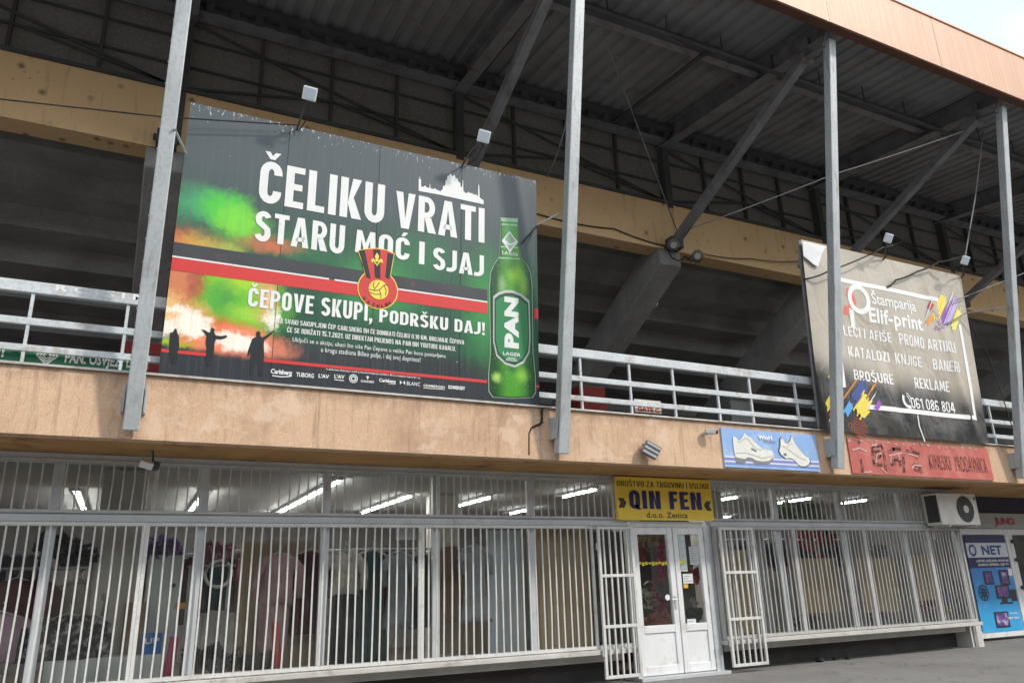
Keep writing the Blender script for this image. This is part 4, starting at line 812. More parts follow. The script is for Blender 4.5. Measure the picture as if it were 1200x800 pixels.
for a_, c_, l in ((-4.2, .25, 'thin grey bars over the upper panes at the far left'), (.25, 3.9, 'thin grey bars over the upper panes, second stretch from the left'), (3.9, 6.86, 'thin grey bars over the upper panes just left of the yellow sign'), (8.82, 12.0, 'thin grey bars over the upper panes just right of the yellow sign'), (12.0, 15.2, 'thin grey bars over the upper panes beside the air conditioner')):
    grille(a_, c_, l, 2.37, 2.975, -.06, M_bar2, .025, .12, .0085)
def gate(x0, x1, label):
    t = thing('gate_leaf', label, 'gate', (x0, -.16, .08), 'folded security gates beside the door'); y = -.16; z0, z1 = .09, 2.25; fr = .045
    b = MB(); b.box(x0, x0 + fr, y - .02, y + .02, z0, z1); b.box(x1 - fr, x1, y - .02, y + .02, z0, z1)
    for z in (z0, .78, 1.5, z1 - fr): b.box(x0 + fr + .001, x1 - fr - .001, y - .02, y + .02, z, z + fr)
    b.build('frame', M_bar, t, bevel=.004); b = MB(); n = 6
    for k in range(1, n):
        x = x0 + (x1 - x0) * k / n
        for p_, q_ in ((z0 + fr, .78), (.78 + fr, 1.5), (1.5 + fr, z1 - fr)): b.box(x - .0115, x + .0115, y - .012, y + .012, p_ + .001, q_ - .001)
    b.build('bars', M_bar, t); b = MB()
    for z in (.4, 1.9): b.tube([(x0 - .015, y, z), (x0 - .015, y, z + .1)], .016, 8)
    b.build('hinge', M_bar2, t); return t
gate(6.45, 7.1, 'open barred gate leaf left of the white door'); gate(8.84, 9.58, 'open barred gate leaf right of the white door')
# ------------------------------------------------------------------ air conditioner
t = thing('air_conditioner', 'white outdoor air conditioner unit hung under the overhang at the right end of the grilles', 'air conditioner', (14.75, -.1, 2.3))
b = MB(); b.box(14.22, 15.4, -.42, -.09, 2.31, 2.92); b.build('casing', mat('off white ac casing', (.70, .69, .64), .4, .1, 2, dirt=(.5, .46, .4)), t, bevel=.012)
M_fan = mat('dark fan grille', (.055, .055, .055), .6); f = wallP(-.424)
b = MB(); disc(b, f, 15.0, 2.615, .26, 36); b.build('fan_recess', M_fan, t)
b = MB(); f = wallP(-.432)
for r in (.25, .2, .15, .1): ring(b, f, 15.0, 2.615, r, .009, 36)
for k in range(24): a = k * math.pi / 12; strip(b, f, [(15 + .06 * math.cos(a), 2.615 + .06 * math.sin(a)), (15 + .25 * math.cos(a + .2), 2.615 + .25 * math.sin(a + .2))], .006)
b.build('fan_guard', mat('grey fan guard', (.16, .16, .155), .5), t)
b = MB(); b.tube([(15.0, -.425, 2.615), (15.0, -.445, 2.615)], .075, 20); b.build('hub', mat('pale hub', (.74, .74, .71), .5), t)
b = MB(); b.box(14.214, 14.2195, -.39, -.13, 2.36, 2.88)
for k in range(9): b.box(14.208, 14.2135, -.39, -.13, 2.38 + k * .055, 2.40 + k * .055)
b.build('side_vent', M_fan, t)
b = MB(); b.box(15.32, 15.36, -.4235, -.421, 2.8, 2.86); b.build('badge', M_blk, t)
b = MB()
for x in (14.4, 15.2): b.box(x, x + .04, -.44, -.02, 2.27, 2.305); b.box(x, x + .04, -.06, -.02, 2.05, 2.27)
b.build('wall_bracket', M_bar2, t)

# ------------------------------------------------------------------ neighbouring shop at the right end
YN = .8
nb = thing('shopfront', 'recessed neighbouring shop entrance with white glass doors at the far right', 'shopfront', (17.5, YN, 0))
b = MB(); b.box(15.38, XR, YN - .05, YN + .3, 2.34, 2.68); b.build('header', mat('pale grey header panel', (.46, .46, .45), .6, .15, 1.5), nb, bevel=.01)
b = MB(); b.box(15.38, XR, YN + .02, YN + .2, 2.685, 3.05); b.build('upper_strip', mat('dark blue strip', (.012, .015, .04), .5), nb)
b = MB(); cn = onY(YN - .055); ptext(b, 'JUNO', cn, wallP(YN - .055), (1166, 614.5), (1190, 614.5), (1166, 606), bold=.07, gap=.9); b.build('lettering', flat('red shop letters', (.42, .09, .12)), nb)
b = MB(); b.box(15.38, 16.4, YN + .1, YN + .3, .0, .44); b.box(15.2, 15.55, .12, YN + .09, 0, .43); b.build('end_wall', mat('whitewashed plinth', (.62, .61, .58), .85, .2, 2, dirt=(.3, .28, .26), lo=.5, hi=.62), nb)
xs_ = [15.9, 18.16, 19.3, 20.5, 23]
for i, (a_, c_) in enumerate(zip(xs_, xs_[1:])):
    b = MB(); w = .13
    b.box(a_ + .004, a_ + w, YN - .03, YN + .05, .06, 2.33); b.box(c_ - w, c_ - .004, YN - .03, YN + .05, .06, 2.33); b.box(a_ + w + .001, c_ - w - .001, YN - .028, YN + .048, .06, .2); b.box(a_ + w + .001, c_ - w - .001, YN - .028, YN + .048, 2.2, 2.33)
    d = b.build('door', M_pvc, nb, bevel=.006)
    b = MB(); b.box(a_ + w, c_ - w, YN + .01, YN + .018, .19, 2.21); b.build('pane', G3 if i else mat('blank white panel', (.6, .6, .6), .6), d)
    if i == 1:
        b = MB()
        for z in (.4, 1.0, 1.6, 2.0): b.tube([(a_ + .06, YN - .075, z), (a_ + .06, YN - .075, z + .1)], .02, 8); b.box(a_ + .03, a_ + .09, YN - .06, YN - .031, z + .02, z + .08)
        b.build('hinge', M_steel2, d)
b = MB(); b.box(15.4, XR, YN + 3.2, YN + 3.3, 0, 3.05); b.build('interior_wall', M_int, nb)
b = MB(); b.box(15.4, XR, YN + .31, YN + 3.19, 3.0, 3.04); b.build('interior_ceiling', M_ceil, nb)
t = thing('ceiling_light', 'fluorescent ceiling light inside the neighbouring shop at the far right', 'lamp', (19.5, 2, 2.99))
b = MB(); b.box(18.6, 20.0, 1.9, 2.0, 2.95, 2.998); b.build('fitting', M_pvc, t); b = MB(); b.tube([(18.6, 1.95, 2.92), (20.0, 1.95, 2.92)], .02, 8); b.build('tube', emit('lit tube', (1, 1, .98), 28), t)
# computer shop poster
t = thing('poster', 'tall blue computer shop poster with monitors and the word NET, right of the grilles', 'poster', (17.2, YN - .04, .1))
PX = lambda x, y: cn(1100 + x / 4.706, 590 + y / 4.706)
f0, f1, f2, f3 = [wallP(YN - .036 - .005 * k) for k in range(4)]
def pq(name, off, pts, m): b = MB(); outline(b, PX, wallP(YN - .036 - off), pts); return b.build(name, m, t)
xl, xr = 16.55, 17.98; zt, zb = 2.19, .17
def pr(name, off, u0, u1, v0, v1, m):
    b = MB(); f = wallP(YN - .036 - off); b.add([f(xl + u0 * (xr - xl), zb + v0 * (zt - zb)), f(xl + u1 * (xr - xl), zb + v0 * (zt - zb)), f(xl + u1 * (xr - xl), zb + v1 * (zt - zb)), f(xl + u0 * (xr - xl), zb + v1 * (zt - zb))], [(0, 1, 2, 3)]); return b.build(name, m, t)
mpo, nt_, bs_ = nodes('blue poster print'); z_ = zsep(nt_)[2]
o_ = mix(nt_, mapr(nt_, z_, .1, 1.5), (.03, .36, .66), (.05, .20, .55)); o_ = mix(nt_, mapr(nt_, noise(nt_, 2, 4, dist=1), .5, .7, 0, .6), o_, (.12, .45, .78)); nt_.links.new(o_, bs_.inputs['Base Color']); bs_.inputs['Roughness'].default_value = .35
pr('sheet', 0, 0, 1, 0, 1, mpo); M_dn = flat('dark navy print', (.02, .02, .10))
pr('top_band', .004, 0, 1, .92, 1, M_dn); pr('title_band', .004, 0, 1, .765, .918, flat('grey white print', (.62, .66, .70))); pr('text_band', .004, 0, 1, .655, .762, M_dn)
b = MB(); f = wallP(YN - .036 - .008)
def pt(s, u0, u1, v0, h, mb, **k): text(mb, s, f, xl + u0 * (xr - xl), zb + v0 * (zt - zb), xl + u1 * (xr - xl), zb + v0 * (zt - zb), h * (zt - zb), **k)
pt('NET', .36, .86, .79, .1, b, bold=.04); ring(b, f, xl + .2, zb + .84 * (zt - zb), .13, .05, 24); b.build('title', flat('deep blue print', (.03, .07, .22)), t)
b = MB(); pt('LAPTOPI, RAČUNARI, MONITORI', .18, .98, .715, .024, b, bold=.03); pt('GAMING OPREMA, LED TV', .2, .96, .675, .024, b, bold=.03); pt('servis', .72, .9, .17, .018, b, bold=.02); pt('061 061', .66, .92, .12, .02, b, bold=.03); b.build('lettering', flat('white print', (.75, .77, .8)), t)
for u0, u1, v0, v1, sv in ((.28, .5, .48, .62, 0), (.66, .9, .47, .63, 1), (.5, .84, .33, .47, 0), (.34, .68, .04, .2, 1)):
    pr('monitor_print', .006, u0, u1, v0, v1, flat('dark monitor print', (.03, .03, .04)))
    pr('screen_print', .0085, u0 + .035, u1 - .035, v0 + .02, v1 - .015, mat('violet screen print', (.18, .10, .38), .4, .8, 5, dirt=(.6, .5, .7), lo=.5, hi=.62) if sv else mat('blue red screen print', (.08, .12, .4), .4, .7, 5, dirt=(.45, .06, .14), lo=.5, hi=.6))
pr('stand_print', .006, .6, .74, .29, .33, flat('dark monitor print', (.03, .03, .04))); pr('stand_print', .0062, .54, .86, .275, .292, flat('dark monitor print', (.03, .03, .04))); pr('tower_print', .0058, .85, .99, .3, .42, flat('dark monitor print', (.03, .03, .04)))
b = MB(); u, v = xl + .2 * 1.43, zb + .4 * 2.02
for r in (.17, .1): ring(b, f, u, v, r, .03, 24)
for k in range(8): a = k * math.pi / 4; strip(b, f, [(u, v), (u + .15 * math.cos(a), v + .15 * math.sin(a))], .02)
b.build('fan_print', flat('dark fan print', (.05, .06, .09)), t)
pr('note', .010, .9, 1.0, .565, .64, flat('white note', (.8, .8, .8)))

# ------------------------------------------------------------------ small fittings on the stadium front
t = thing('floodlight', 'grey striped floodlight tilted on the orange parapet left of the shoe sign', 'lamp', (at(763, 527, -1.2)))
P = at(763, 527, -1.33); d = Vector((-.35, -.85, -.1)).normalized()
b = MB(); b.bar(P - d * .07, P + d * .05, .24, .2, up=(.62, 0, 1)); b.build('lamp_head', mat('grey cast lamp', (.2, .2, .2), .5), t, bevel=.01)
b = MB(); up = Vector((.62, 0, 1)); a = d.cross(up).normalized(); c_ = a.cross(d).normalized()
for k in (-1, 0, 1): q = P + c_ * (.065 * k) + d * .052; b.bar(q - a * .11, q + a * .11, .03, .012, up=d)
b.build('stripe', mat('pale lamp fin', (.62, .64, .63), .4), t)
b = MB(); b.tube([(P.x, -1.2, P.z + .02), (P.x, -1.3, P.z)], .025, 8); b.tube([P - d * .05, P - d * .12 + Vector((0, 0, .06)), Vector((P.x - .05, -1.2, P.z + .1))], .012, 6); b.build('bracket', M_steel2, t)
P = at(832, 505, -1.3); t = thing('security_camera', 'small grey security camera on the orange parapet beside the shoe sign', 'camera', (P.x, -1.2, P.z))
b = MB(); b.bar((P.x - .07, -1.27, P.z + .0), (P.x + .07, -1.34, P.z - .015), .075, .07); b.build('body', M_bar2, t, bevel=.008)
b = MB(); b.tube([(P.x + .071, -1.341, P.z - .016), (P.x + .10, -1.355, P.z - .02)], .03, 12); b.build('lens', M_blk, t)
b = MB(); b.box(P.x - .06, P.x - .02, -1.27, -1.2, P.z - .05, P.z - .0); b.build('wall_mount', M_bar2, t)
P = at(174, 543, -.5); t = thing('floodlight', 'small white floodlight under the brown soffit above the left upper panes', 'lamp', (P.x, P.y, 3.05))
b = MB(); b.bar(P + Vector((-.09, -.02, .015)), P + Vector((.05, .0, -.02)), .14, .08, up=(0, -.5, 1)); b.build('lamp_head', mat('white lamp face', (.78, .82, .86), .3, .05, 4), t, bevel=.006)
b = MB(); b.bar(P + Vector((.055, 0, -.02)), P + Vector((.11, .01, -.03)), .13, .09); b.build('housing', M_steel2, t)
b = MB(); b.tube([P + Vector((.05, 0, 0)), (P.x + .03, P.y, 3.05)], .012, 6); b.build('bracket', M_steel2, t)
for (x, y), Y, lab in (((788, 287), 2.0, 'round dark horn loudspeaker hanging where the long strut meets the ochre beam'), ((816, 300), 1.95, 'round horn loudspeaker on the ochre beam edge, right of the strut foot')):
    P = at(x, y, Y); t = thing('loudspeaker', lab, 'loudspeaker', (P.x, 2.3, P.z), 'horn loudspeakers on the ochre beam'); d = Vector((-.25, -.8, -.45)).normalized()
    b = MB(); b.tube([P - d * .2, P - d * .1, P + d * .0, P + d * .07], [.05, .06, .1, .15], 16); b.build('horn', mat('grey beige horn', (.20, .18, .15), .5), t, smooth=True)
    b = MB(); b.tube([P + d * .071, P + d * .075], .075, 14); b.build('throat', mat('pale horn throat', (.46, .44, .40), .5), t)
    b = MB(); b.tube([P - d * .15, (P.x, 2.3, P.z + .05)], .02, 6); b.build('bracket', M_steel2, t)
P = at(764, 355, 4.2); t = thing('security_camera', 'small white security camera on the raked concrete beam', 'camera', P)
b = MB(); b.bar(P + Vector((-.1, 0, .02)), P + Vector((.12, -.05, -.05)), .11, .1); b.build('body', mat('white camera body', (.75, .75, .73), .4), t, bevel=.01)
b = MB(); b.tube([P + Vector((-.08, 0, .03)), P + Vector((-.22, .1, .12))], .025, 8); b.build('arm', M_bar, t)
# green advertising band and red notice behind the railing
t = thing('banner', 'long green banner with white slogan behind the railing at the far left', 'banner', (-1.5, -1.0, 3.82))
b = MB(); b.box(-5.5, -.02, -1.02, -1.0, 3.825, 4.05); b.build('sheet', mat('green banner cloth', (.025, .17, .09), .5, .2, 2), t)
f = wallP(-1.024); b = MB(); q0, q1 = at(75, 427, -1.02), at(176, 440, -1.02)
text(b, 'PAN. OSVJEŽI DAN!', f, q0.x, 3.885, q1.x - .03, 3.885, .115, bold=.04); text(b, 'PAN. OSVJEŽI DAN!', f, q0.x - 1.75, 3.885, q0.x - .56, 3.885, .115, bold=.04); b.build('lettering', M_w2, t)
b = MB(); u = q0.x - .17
for r in (.1, .07, .04): strip(b, f, [(u - r, 3.945), (u, 3.945 + r * .8), (u + r, 3.945), (u, 3.945 - r), (u - r, 3.945)], .014)
b.build('diamond_mark', M_w2, t)
t = thing('notice', 'white notice with red letters reading GATE C behind the railing', 'sign', (7.05, -1.0, 3.9))
q0, q1 = at(743, 471, -1.0), at(775, 485, -1.0)
b = MB(); b.box(q0.x, q1.x, -1.01, -1.0, q1.z, q0.z + .05); b.build('sheet', mat('off white notice', (.66, .62, .56), .6, .2, 6), t)
f = wallP(-1.013); b = MB(); w = q1.x - q0.x; text(b, 'GATE C', f, q0.x + .05, q1.z + .015, q1.x - .04, q1.z + .015, .075, bold=.05); text(b, 'ULAZ ZAPAD', f, q0.x + .04, q1.z + .115, q1.x - .04, q1.z + .115, .05, bold=.03); b.build('lettering', flat('red notice letters', (.40, .04, .03)), t)
# cables and stays
M_cab = mat('black cable', (.02, .02, .022), .6); M_wire = mat('bright steel wire', (.55, .55, .53), .4, metal=.5)
def cable(label, pts, r, m=None, sag=0, n=14, name='cable', grp=None):
    P = []
    for p, q in zip(pts, pts[1:]):
        for i in range(n): s = i / n; P.append(Vector(p).lerp(Vector(q), s) - Vector((0, 0, sag * 4 * s * (1 - s))))
    P.append(Vector(pts[-1])); return one(name, MB().tube(P, r, 6), m or M_cab, label, 'cable', grp, base=pts[0])
cable('thin black cable running from the left edge across the top of the beer billboard', [at(-30, 113, -1.52), at(189, 137, -1.52), at(350, 147, -1.5)], .009)
cable('long thin grey wire from the roof down to the strut foot', [at(688, -8, -1.0), at(798, 283, 2.1)], .014, M_steel)
cable('bright taut wire rising from the strut foot towards the right hand post', [at(797, 272, 2.1), at(978, 204, -.3), at(1140, 150, -1.95)], .014, M_wire, .02)
cable('loose black cable hanging beside the second post from the roof', [at(672, 62, -1.5), at(662, 150, -.6), at(640, 208, .6)], .012, M_steel, .1)
cable('black cable stapled along the lower part of the ochre beam', [at(628, 250, 2.27), at(720, 268, 2.27), at(795, 291, 2.27)], .014, sag=.06)
cable('thin black cable along the ochre beam towards the printing shop billboard', [at(818, 296, 2.25), at(880, 303, 2.25), at(940, 306, 2.2)], .012, sag=.05)
cable('black looping cable between the two horn loudspeakers', [at(782, 290, 2.1), at(790, 303, 2.1), at(803, 300, 2.1), at(814, 303, 2.0)], .016, sag=.08)
cable('pale stay rod from the first post to the top left billboard corner', [at(204, 150, -2.0), at(218, 181, -1.42)], .016, M_rail, n=2, name='stay_rod')
cable('pale stay rod from the second post to the beer billboard edge', [at(661, 247, -1.8), at(629, 264, -1.4)], .014, M_rail, n=2, name='stay_rod')
cable('black cable from the second post to the right edge of the beer billboard', [at(632, 262, -1.4), at(612, 285, -1.42)], .012, n=4)
cable('black cable lying across the top left corner of the printing shop billboard', [at(941, 327, -1.4), at(972, 317, -1.6), at(1035, 290, -1.6), at(1062, 280, .5)], .014, sag=.03)
cable('black wavy cable from the top of the printing shop billboard to its floodlight', [at(1040, 336, -1.45), at(1050, 328, -1.5), at(1075, 318, -1.5), at(1100, 307, -1.6), at(1128, 300, -1.8)], .018, sag=.02)
cable('thin cable running down the upper right part of the printing shop billboard', [at(1105, 381, -1.42), at(1131, 367, -1.5), at(1182, 359, -1.9)], .013, M_steel, sag=.01)
cable('dark wire hanging from the roof to the right floodlight', [at(1152, 155, -1.9), at(1143, 230, -1.6), at(1131, 300, -1.75)], .014, M_steel)
cable('thin black wire sagging from the right edge of the printing shop billboard to the railing', [at(1131, 372, -1.3), at(1160, 420, -1.2), at(1186, 500, -1.2)], .01, sag=-.06)
cable('thin pale wire between the right hand posts', [at(1120, 352, -1.5), at(1200, 320, -1.5)], .01, M_steel)
cable('thin wire from the roof towards the wall above the beer billboard', [at(466, 0, -.6), at(527, 74, 1.9)], .016, M_steel, n=3)
cable('thin grey wire under the roof at the far right', [at(1135, 252, 1.0), at(1200, 252, 1.0)], .012, M_steel, n=3)
cable('black cable hanging from the joint of the orange parapet below the beer billboard', [at(634, 480, -1.22), at(636, 495, -1.22), at(624, 500, -1.22)], .012, n=4)

# ------------------------------------------------------------------ goods behind the shop windows
def sheet(x0, x1, z0, z1, y, th=.02): return MB().box(x0, x1, y, y + th, z0, z1)
W0 = .49
plat = one('display_platform', MB().box(-3.5, 7.0, .14, .62, .30, .487), mat('white platform', (.6, .6, .57), .6), 'white display ledge inside the left shop windows', 'platform'); 
one('display_platform', MB().box(8.95, 15.1, .14, .62, .30, .487), mat('white platform', (.6, .6, .57), .6), 'white display ledge inside the windows right of the door', 'platform')
M_ply = mat('tan plywood', (.47, .35, .20), .7, .15, .8, dirt=(.38, .27, .15))
for px0, py0, px1, py1, y, l in ((628, 612, 697, 768, .2, 'tall tan board filling the window left of the door'), (283, 635, 368, 790, .75, 'tan board behind the pink pyjamas'), (512, 640, 575, 768, .9, 'brown board behind the grey wrap dress'),
                             (851, 644, 886, 741, .35, 'tan board behind the right gate leaf'), (930, 654, 988, 716, .3, 'tan board in the window under the red goods'), (1003, 654, 1058, 715, .3, 'tan board in the third window right of the door'), (1066, 650, 1100, 702, .3, 'tan board in the last window below the air conditioner')):
    p, q = at(px0, py0, y), at(px1, py1, y); zb_ = max(q.z, W0); one('board', sheet(p.x, q.x, zb_, p.z, y), M_ply, l, 'board', 'tan boards behind the shop windows', base=(p.x, y, zb_))
one('board', sheet(4.85, 5.42, W0, 2.22, .35), mat('pale blue grey panel', (.52, .57, .58), .5, .1, 2), 'pale blue grey panel standing left of the tall tan board', 'board', base=(4.85, .35, W0))
one('board', sheet(9.98, 10.3, W0, 2.24, .33), mat('pale grey panel', (.44, .45, .45), .5, .1, 2), 'narrow pale grey panel right of the gate leaf', 'board', base=(9.98, .33, W0))
def garment(label, x, y, zt, zb, prof, m, cat='garment', parts=None, sleeves=None, seed=0, name='hanging_garment', base=None):
    """folded cloth hull: prof = (share of height from the top, half width, half depth)"""
    random.seed(seed); t = thing(name, label, cat, (x, y, zb), 'clothes shown in the shop windows'); b = MB(); n = 28; ph = random.uniform(0, 6); rows = []
    for k in range(15):
        s = k / 14; i = max(j for j in range(len(prof)) if prof[j][0] <= s + 1e-6); j = min(i + 1, len(prof) - 1)
        q = 0 if i == j else (s - prof[i][0]) / (prof[j][0] - prof[i][0]); w = prof[i][1] + (prof[j][1] - prof[i][1]) * q; d = prof[i][2] + (prof[j][2] - prof[i][2]) * q
        rows.append([(x + w * math.cos(a) * (1 + .05 * math.sin(5 * a + ph)), y + d * math.sin(a) + .03 * s * math.sin(w * 60 * math.cos(a) + ph), zt + (zb - zt) * s + .01 * math.sin(3 * a)) for a in [2 * math.pi * e / n for e in range(n)]])
    b.add([p for r in rows for p in r], [(k * n + e, k * n + (e + 1) % n, (k + 1) * n + (e + 1) % n, (k + 1) * n + e) for k in range(14) for e in range(n)] + [tuple(range(n)), tuple(range(14 * n, 15 * n))])
    b.build('body', m, t, smooth=True)
    for sx in (-1, 1) if sleeves else ():
        w = prof[1][1]; L = sleeves; b = MB()
        b.tube([(x + sx * w * .8, y, zt - .05), (x + sx * (w + .05), y - .02, zt - .18), (x + sx * (w + .07), y - .03, zt - L * .6), (x + sx * (w + .06), y - .05, zt - L)], [.05, .075, .06, .05], 10); b.build('sleeve', m, t, smooth=True)
    b = MB(); b.tube([(x, y, zt + .14), (x + .02, y, zt + .1), (x, y, zt + .04)], .008, 6); b.tube([(x - .2, y, zt - .04), (x, y, zt + .04), (x + .2, y, zt - .04)], .012, 6); b.build('hanger', M_bar2, t)
    return t
TOP = [(0, .09, .06), (.1, .2, .09), (.5, .19, .1), (1, .22, .09)]; DR = [(0, .09, .05), (.08, .19, .09), (.35, .17, .1), (.45, .18, .1), (1, .29, .12)]
fab = lambda n, c, d=None: mat(n, c, .85, .3, 6, spec=.1, dirt=d)
def gx(px, py, Y): return at(px, py, Y)
def place(label, px, ytop, ybot, Y, prof, m, wide=1, **k):
    p, q = at(px, ytop, Y), at(px, ybot, Y); return garment(label, p.x, Y, p.z, q.z, [(a_, w * wide, d) for a_, w, d in prof], m, **k)
place('pale pink pyjama top hanging in front of a tan board', 328, 650, 708, .45, TOP, fab('pale pink cloth', (.52, .33, .33)), 1.05, sleeves=.55, seed=1)
place('pale pink pyjama trousers below the matching top', 322, 706, 762, .45, [(0, .19, .08), (.2, .2, .09), (1, .17, .07)], fab('pale pink cloth', (.52, .33, .33)), 1, seed=2)
place('dark burgundy dress beside the pink pyjamas', 364, 646, 742, .5, DR, fab('burgundy cloth', (.09, .015, .025)), .85, sleeves=.5, seed=3)
place('cream cardigan with dark dots hanging over dark trousers', 404, 646, 696, .4, TOP, fab('cream dotted cloth', (.62, .58, .48), (.03, .03, .03)), 1, sleeves=.5, seed=4)
place('dark trousers below the cream cardigan', 404, 694, 778, .45, [(0, .18, .08), (.2, .2, .09), (1, .19, .08)], fab('charcoal cloth', (.03, .033, .04)), 1, seed=5)
place('long dark teal dress between the cream cardigan and the grey dress', 436, 646, 775, .55, DR, fab('dark teal cloth', (.012, .07, .065)), .95, seed=6)
place('grey belted dress left of the thin post', 467, 648, 735, .4, DR, fab('blue grey cloth', (.30, .32, .33)), .8, sleeves=.45, seed=7)
place('black dress beside the grey belted dress', 495, 650, 735, .6, DR, fab('charcoal cloth', (.03, .033, .04)), .7, seed=8)
place('grey wrap dress with a dark collar in front of a brown board', 556, 640, 728, .4, DR, fab('pale grey cloth', (.38, .40, .41)), .85, sleeves=.4, seed=9)
place('rust brown dress left of the grey wrap dress', 527, 640, 728, .6, DR, fab('rust cloth', (.27, .15, .09)), .85, seed=10)
place('pile of black and white floral clothes at the far left window', 80, 722, 772, .4, [(0, .3, .1), (.2, .5, .16), (1, .55, .18)], fab('black floral cloth', (.02, .02, .022), (.7, .7, .68)), .9, seed=11)
place('beige blouse behind the floral clothes', 92, 682, 735, .7, TOP, fab('beige cloth', (.38, .33, .26)), 1.3, sleeves=.4, seed=12)
place('dark burgundy coat at the far left edge', 20, 680, 728, .6, TOP, fab('burgundy cloth', (.09, .015, .025)), 1.9, sleeves=.4, seed=13)
place('lilac pink blouse at the bottom left corner', 2, 720, 775, .4, TOP, fab('lilac cloth', (.58, .38, .46)), 1.3, sleeves=.4, seed=14)
# rows of clothes on rails deeper inside, each garment a thing of its own
cols = [(.02, .02, .025), (.05, .045, .05), (.09, .02, .03), (.10, .10, .11), (.03, .04, .08), (.16, .13, .12), (.30, .28, .26), (.04, .035, .035), (.35, .12, .18), (.02, .05, .05)]
def rack(x0, x1, y, z, n, label, hgt):
    t = thing('clothes_rail', label, 'clothes rail', (x0, y, .1))
    b = MB(); b.tube([(x0, y, z), (x1, y, z)], .018, 8); b.build('rail', M_alu, t)
    for x in (x0 + .04, x1 - .04): b = MB(); b.tube([(x, y, .1), (x, y, z)], .02, 8); b.build('leg', M_alu, t)
    for i in range(n):
        x = x0 + .12 + (x1 - x0 - .24) * i / max(1, n - 1); random.seed(i * 13 + int(x0 * 10) + int(y * 100)); c = random.choice(cols); h = hgt * random.uniform(.8, 1.1)
        b = MB(); w = random.uniform(.2, .26)
        P = [(0, .0), (.05, -.03), (w, -.1), (w + .03, -.45 * h), (w - .03, -.5 * h), (w - .04, -h), (-w + .04, -h), (-w + .03, -.5 * h), (-w - .03, -.45 * h), (-w, -.1), (-.05, -.03)]
        s, cs = math.sin(R(random.uniform(25, 60))), math.cos(R(50)); b.prism([(x + p * s, y + p * cs, z - .03 + q) for p, q in P], (.045, -.045, 0))
        one('hanging_garment', b, fab('rail cloth %d' % cols.index(c), c), 'garment on the ' + label.split(' clothes rail')[0] + ' clothes rail', 'garment', 'garments on the clothes rails', base=(x, y, z - h), smooth=False, bevel=.012)
rack(-3.2, -.95, 1.3, 2.0, 16, 'high left clothes rail behind the far left window', .55); rack(-3.0, -.6, 1.0, 1.35, 15, 'low left clothes rail behind the far left window', .6)
rack(-.3, 1.35, 1.9, 1.98, 12, 'clothes rail behind the hoop and white cabinet', .9); rack(1.1, 3.4, 2.4, 2.05, 14, 'clothes rail behind the pink pyjamas', .8); rack(3.3, 5.0, 2.2, 2.05, 12, 'clothes rail behind the grey dresses', .9)
rack(10.4, 12.0, 1.5, 2.15, 12, 'clothes rail above the tan boards right of the door', .6); rack(12.2, 13.8, 1.6, 2.15, 10, 'clothes rail below the air conditioner', .6)
P = at(188, 735, .75); t = thing('cabinet', 'tall white cabinet behind the left grille', 'cabinet', (P.x, .75, .49))
b = MB(); b.box(P.x - .22, P.x + .2, .75, 1.1, .49, at(188, 650, .75).z); b.build('body', mat('pale green white metal', (.60, .64, .61), .4, .06, 2), t, bevel=.01); b = MB(); b.tube([(P.x + .1, .745, 1.55), (P.x + .1, .71, 1.55)], .025, 10); b.build('knob', M_steel2, t)
def carton(label, px0, py0, px1, py1, Y, m, d=.25, name='carton', cat='box', mark=None, mm=None):
    p, q = at(px0, py0, Y), at(px1, py1, Y); t = thing(name, label, cat, (p.x, Y, q.z)); b = MB(); b.box(p.x, q.x, Y, Y + d, q.z, p.z); b.build('body', m, t, bevel=.006)
    if mark: b = MB(); text(b, mark, wallP(Y - .003), p.x + .03, q.z + .55 * (p.z - q.z), q.x - .03, q.z + .55 * (p.z - q.z), .25 * (p.z - q.z), bold=.03); b.build('lettering', mm or M_w2, t)
    return t
carton('brown cardboard box beside the white cabinet', 147, 706, 168, 768, .55, mat('brown card', (.32, .22, .13), .8)); carton('blue box with white lettering at the left window', 167, 742, 188, 768, .3, mat('blue box print', (.02, .16, .50), .4), .1, mark='UP', name='box')
carton('small yellow price tag on the left window', 205, 706, 218, 713, .2, mat('orange yellow tag', (.72, .38, .04), .5), .01, name='price_tag', cat='tag')
carton('white paper hung inside the window above the grey belted dress', 464, 616, 488, 632, .15, mat('white paper', (.75, .75, .73), .6), .005, name='paper_notice', cat='notice')
carton('white low bench at the bottom of the left window', 52, 774, 190, 800, .25, mat('white bench', (.62, .65, .62), .5), .35, name='bench', cat='bench')
carton('dark pot stand below the pink pyjamas', 286, 768, 316, 785, .35, mat('black stand', (.03, .03, .03), .5), .2, name='crate', cat='crate')
P, Q = at(205, 745, .28), at(196, 793, .28); one('fabric_roll', MB().tube([P, Q], .055, 14), mat('bright pink cover', (.62, .04, .16), .4), 'bright pink roll standing in the left window', 'roll', base=Q)
P, Q = at(322, 728, .4), at(324, 785, .4); one('fabric_roll', MB().tube([P, Q], .06, 14), mat('coral red cover', (.62, .09, .06), .5), 'coral red roll standing below the pink pyjamas', 'roll', base=Q)
P = at(256, 672, .5); b = MB(); b.tube([P + Vector((.16 * math.cos(a), .02 * math.sin(a), .16 * math.sin(a))) for a in [2 * math.pi * k / 32 for k in range(33)]], .022, 8, cap=False); one('hoop', b, M_pvc, 'white ring hanging in the dark left window', 'hoop', base=P, smooth=True)
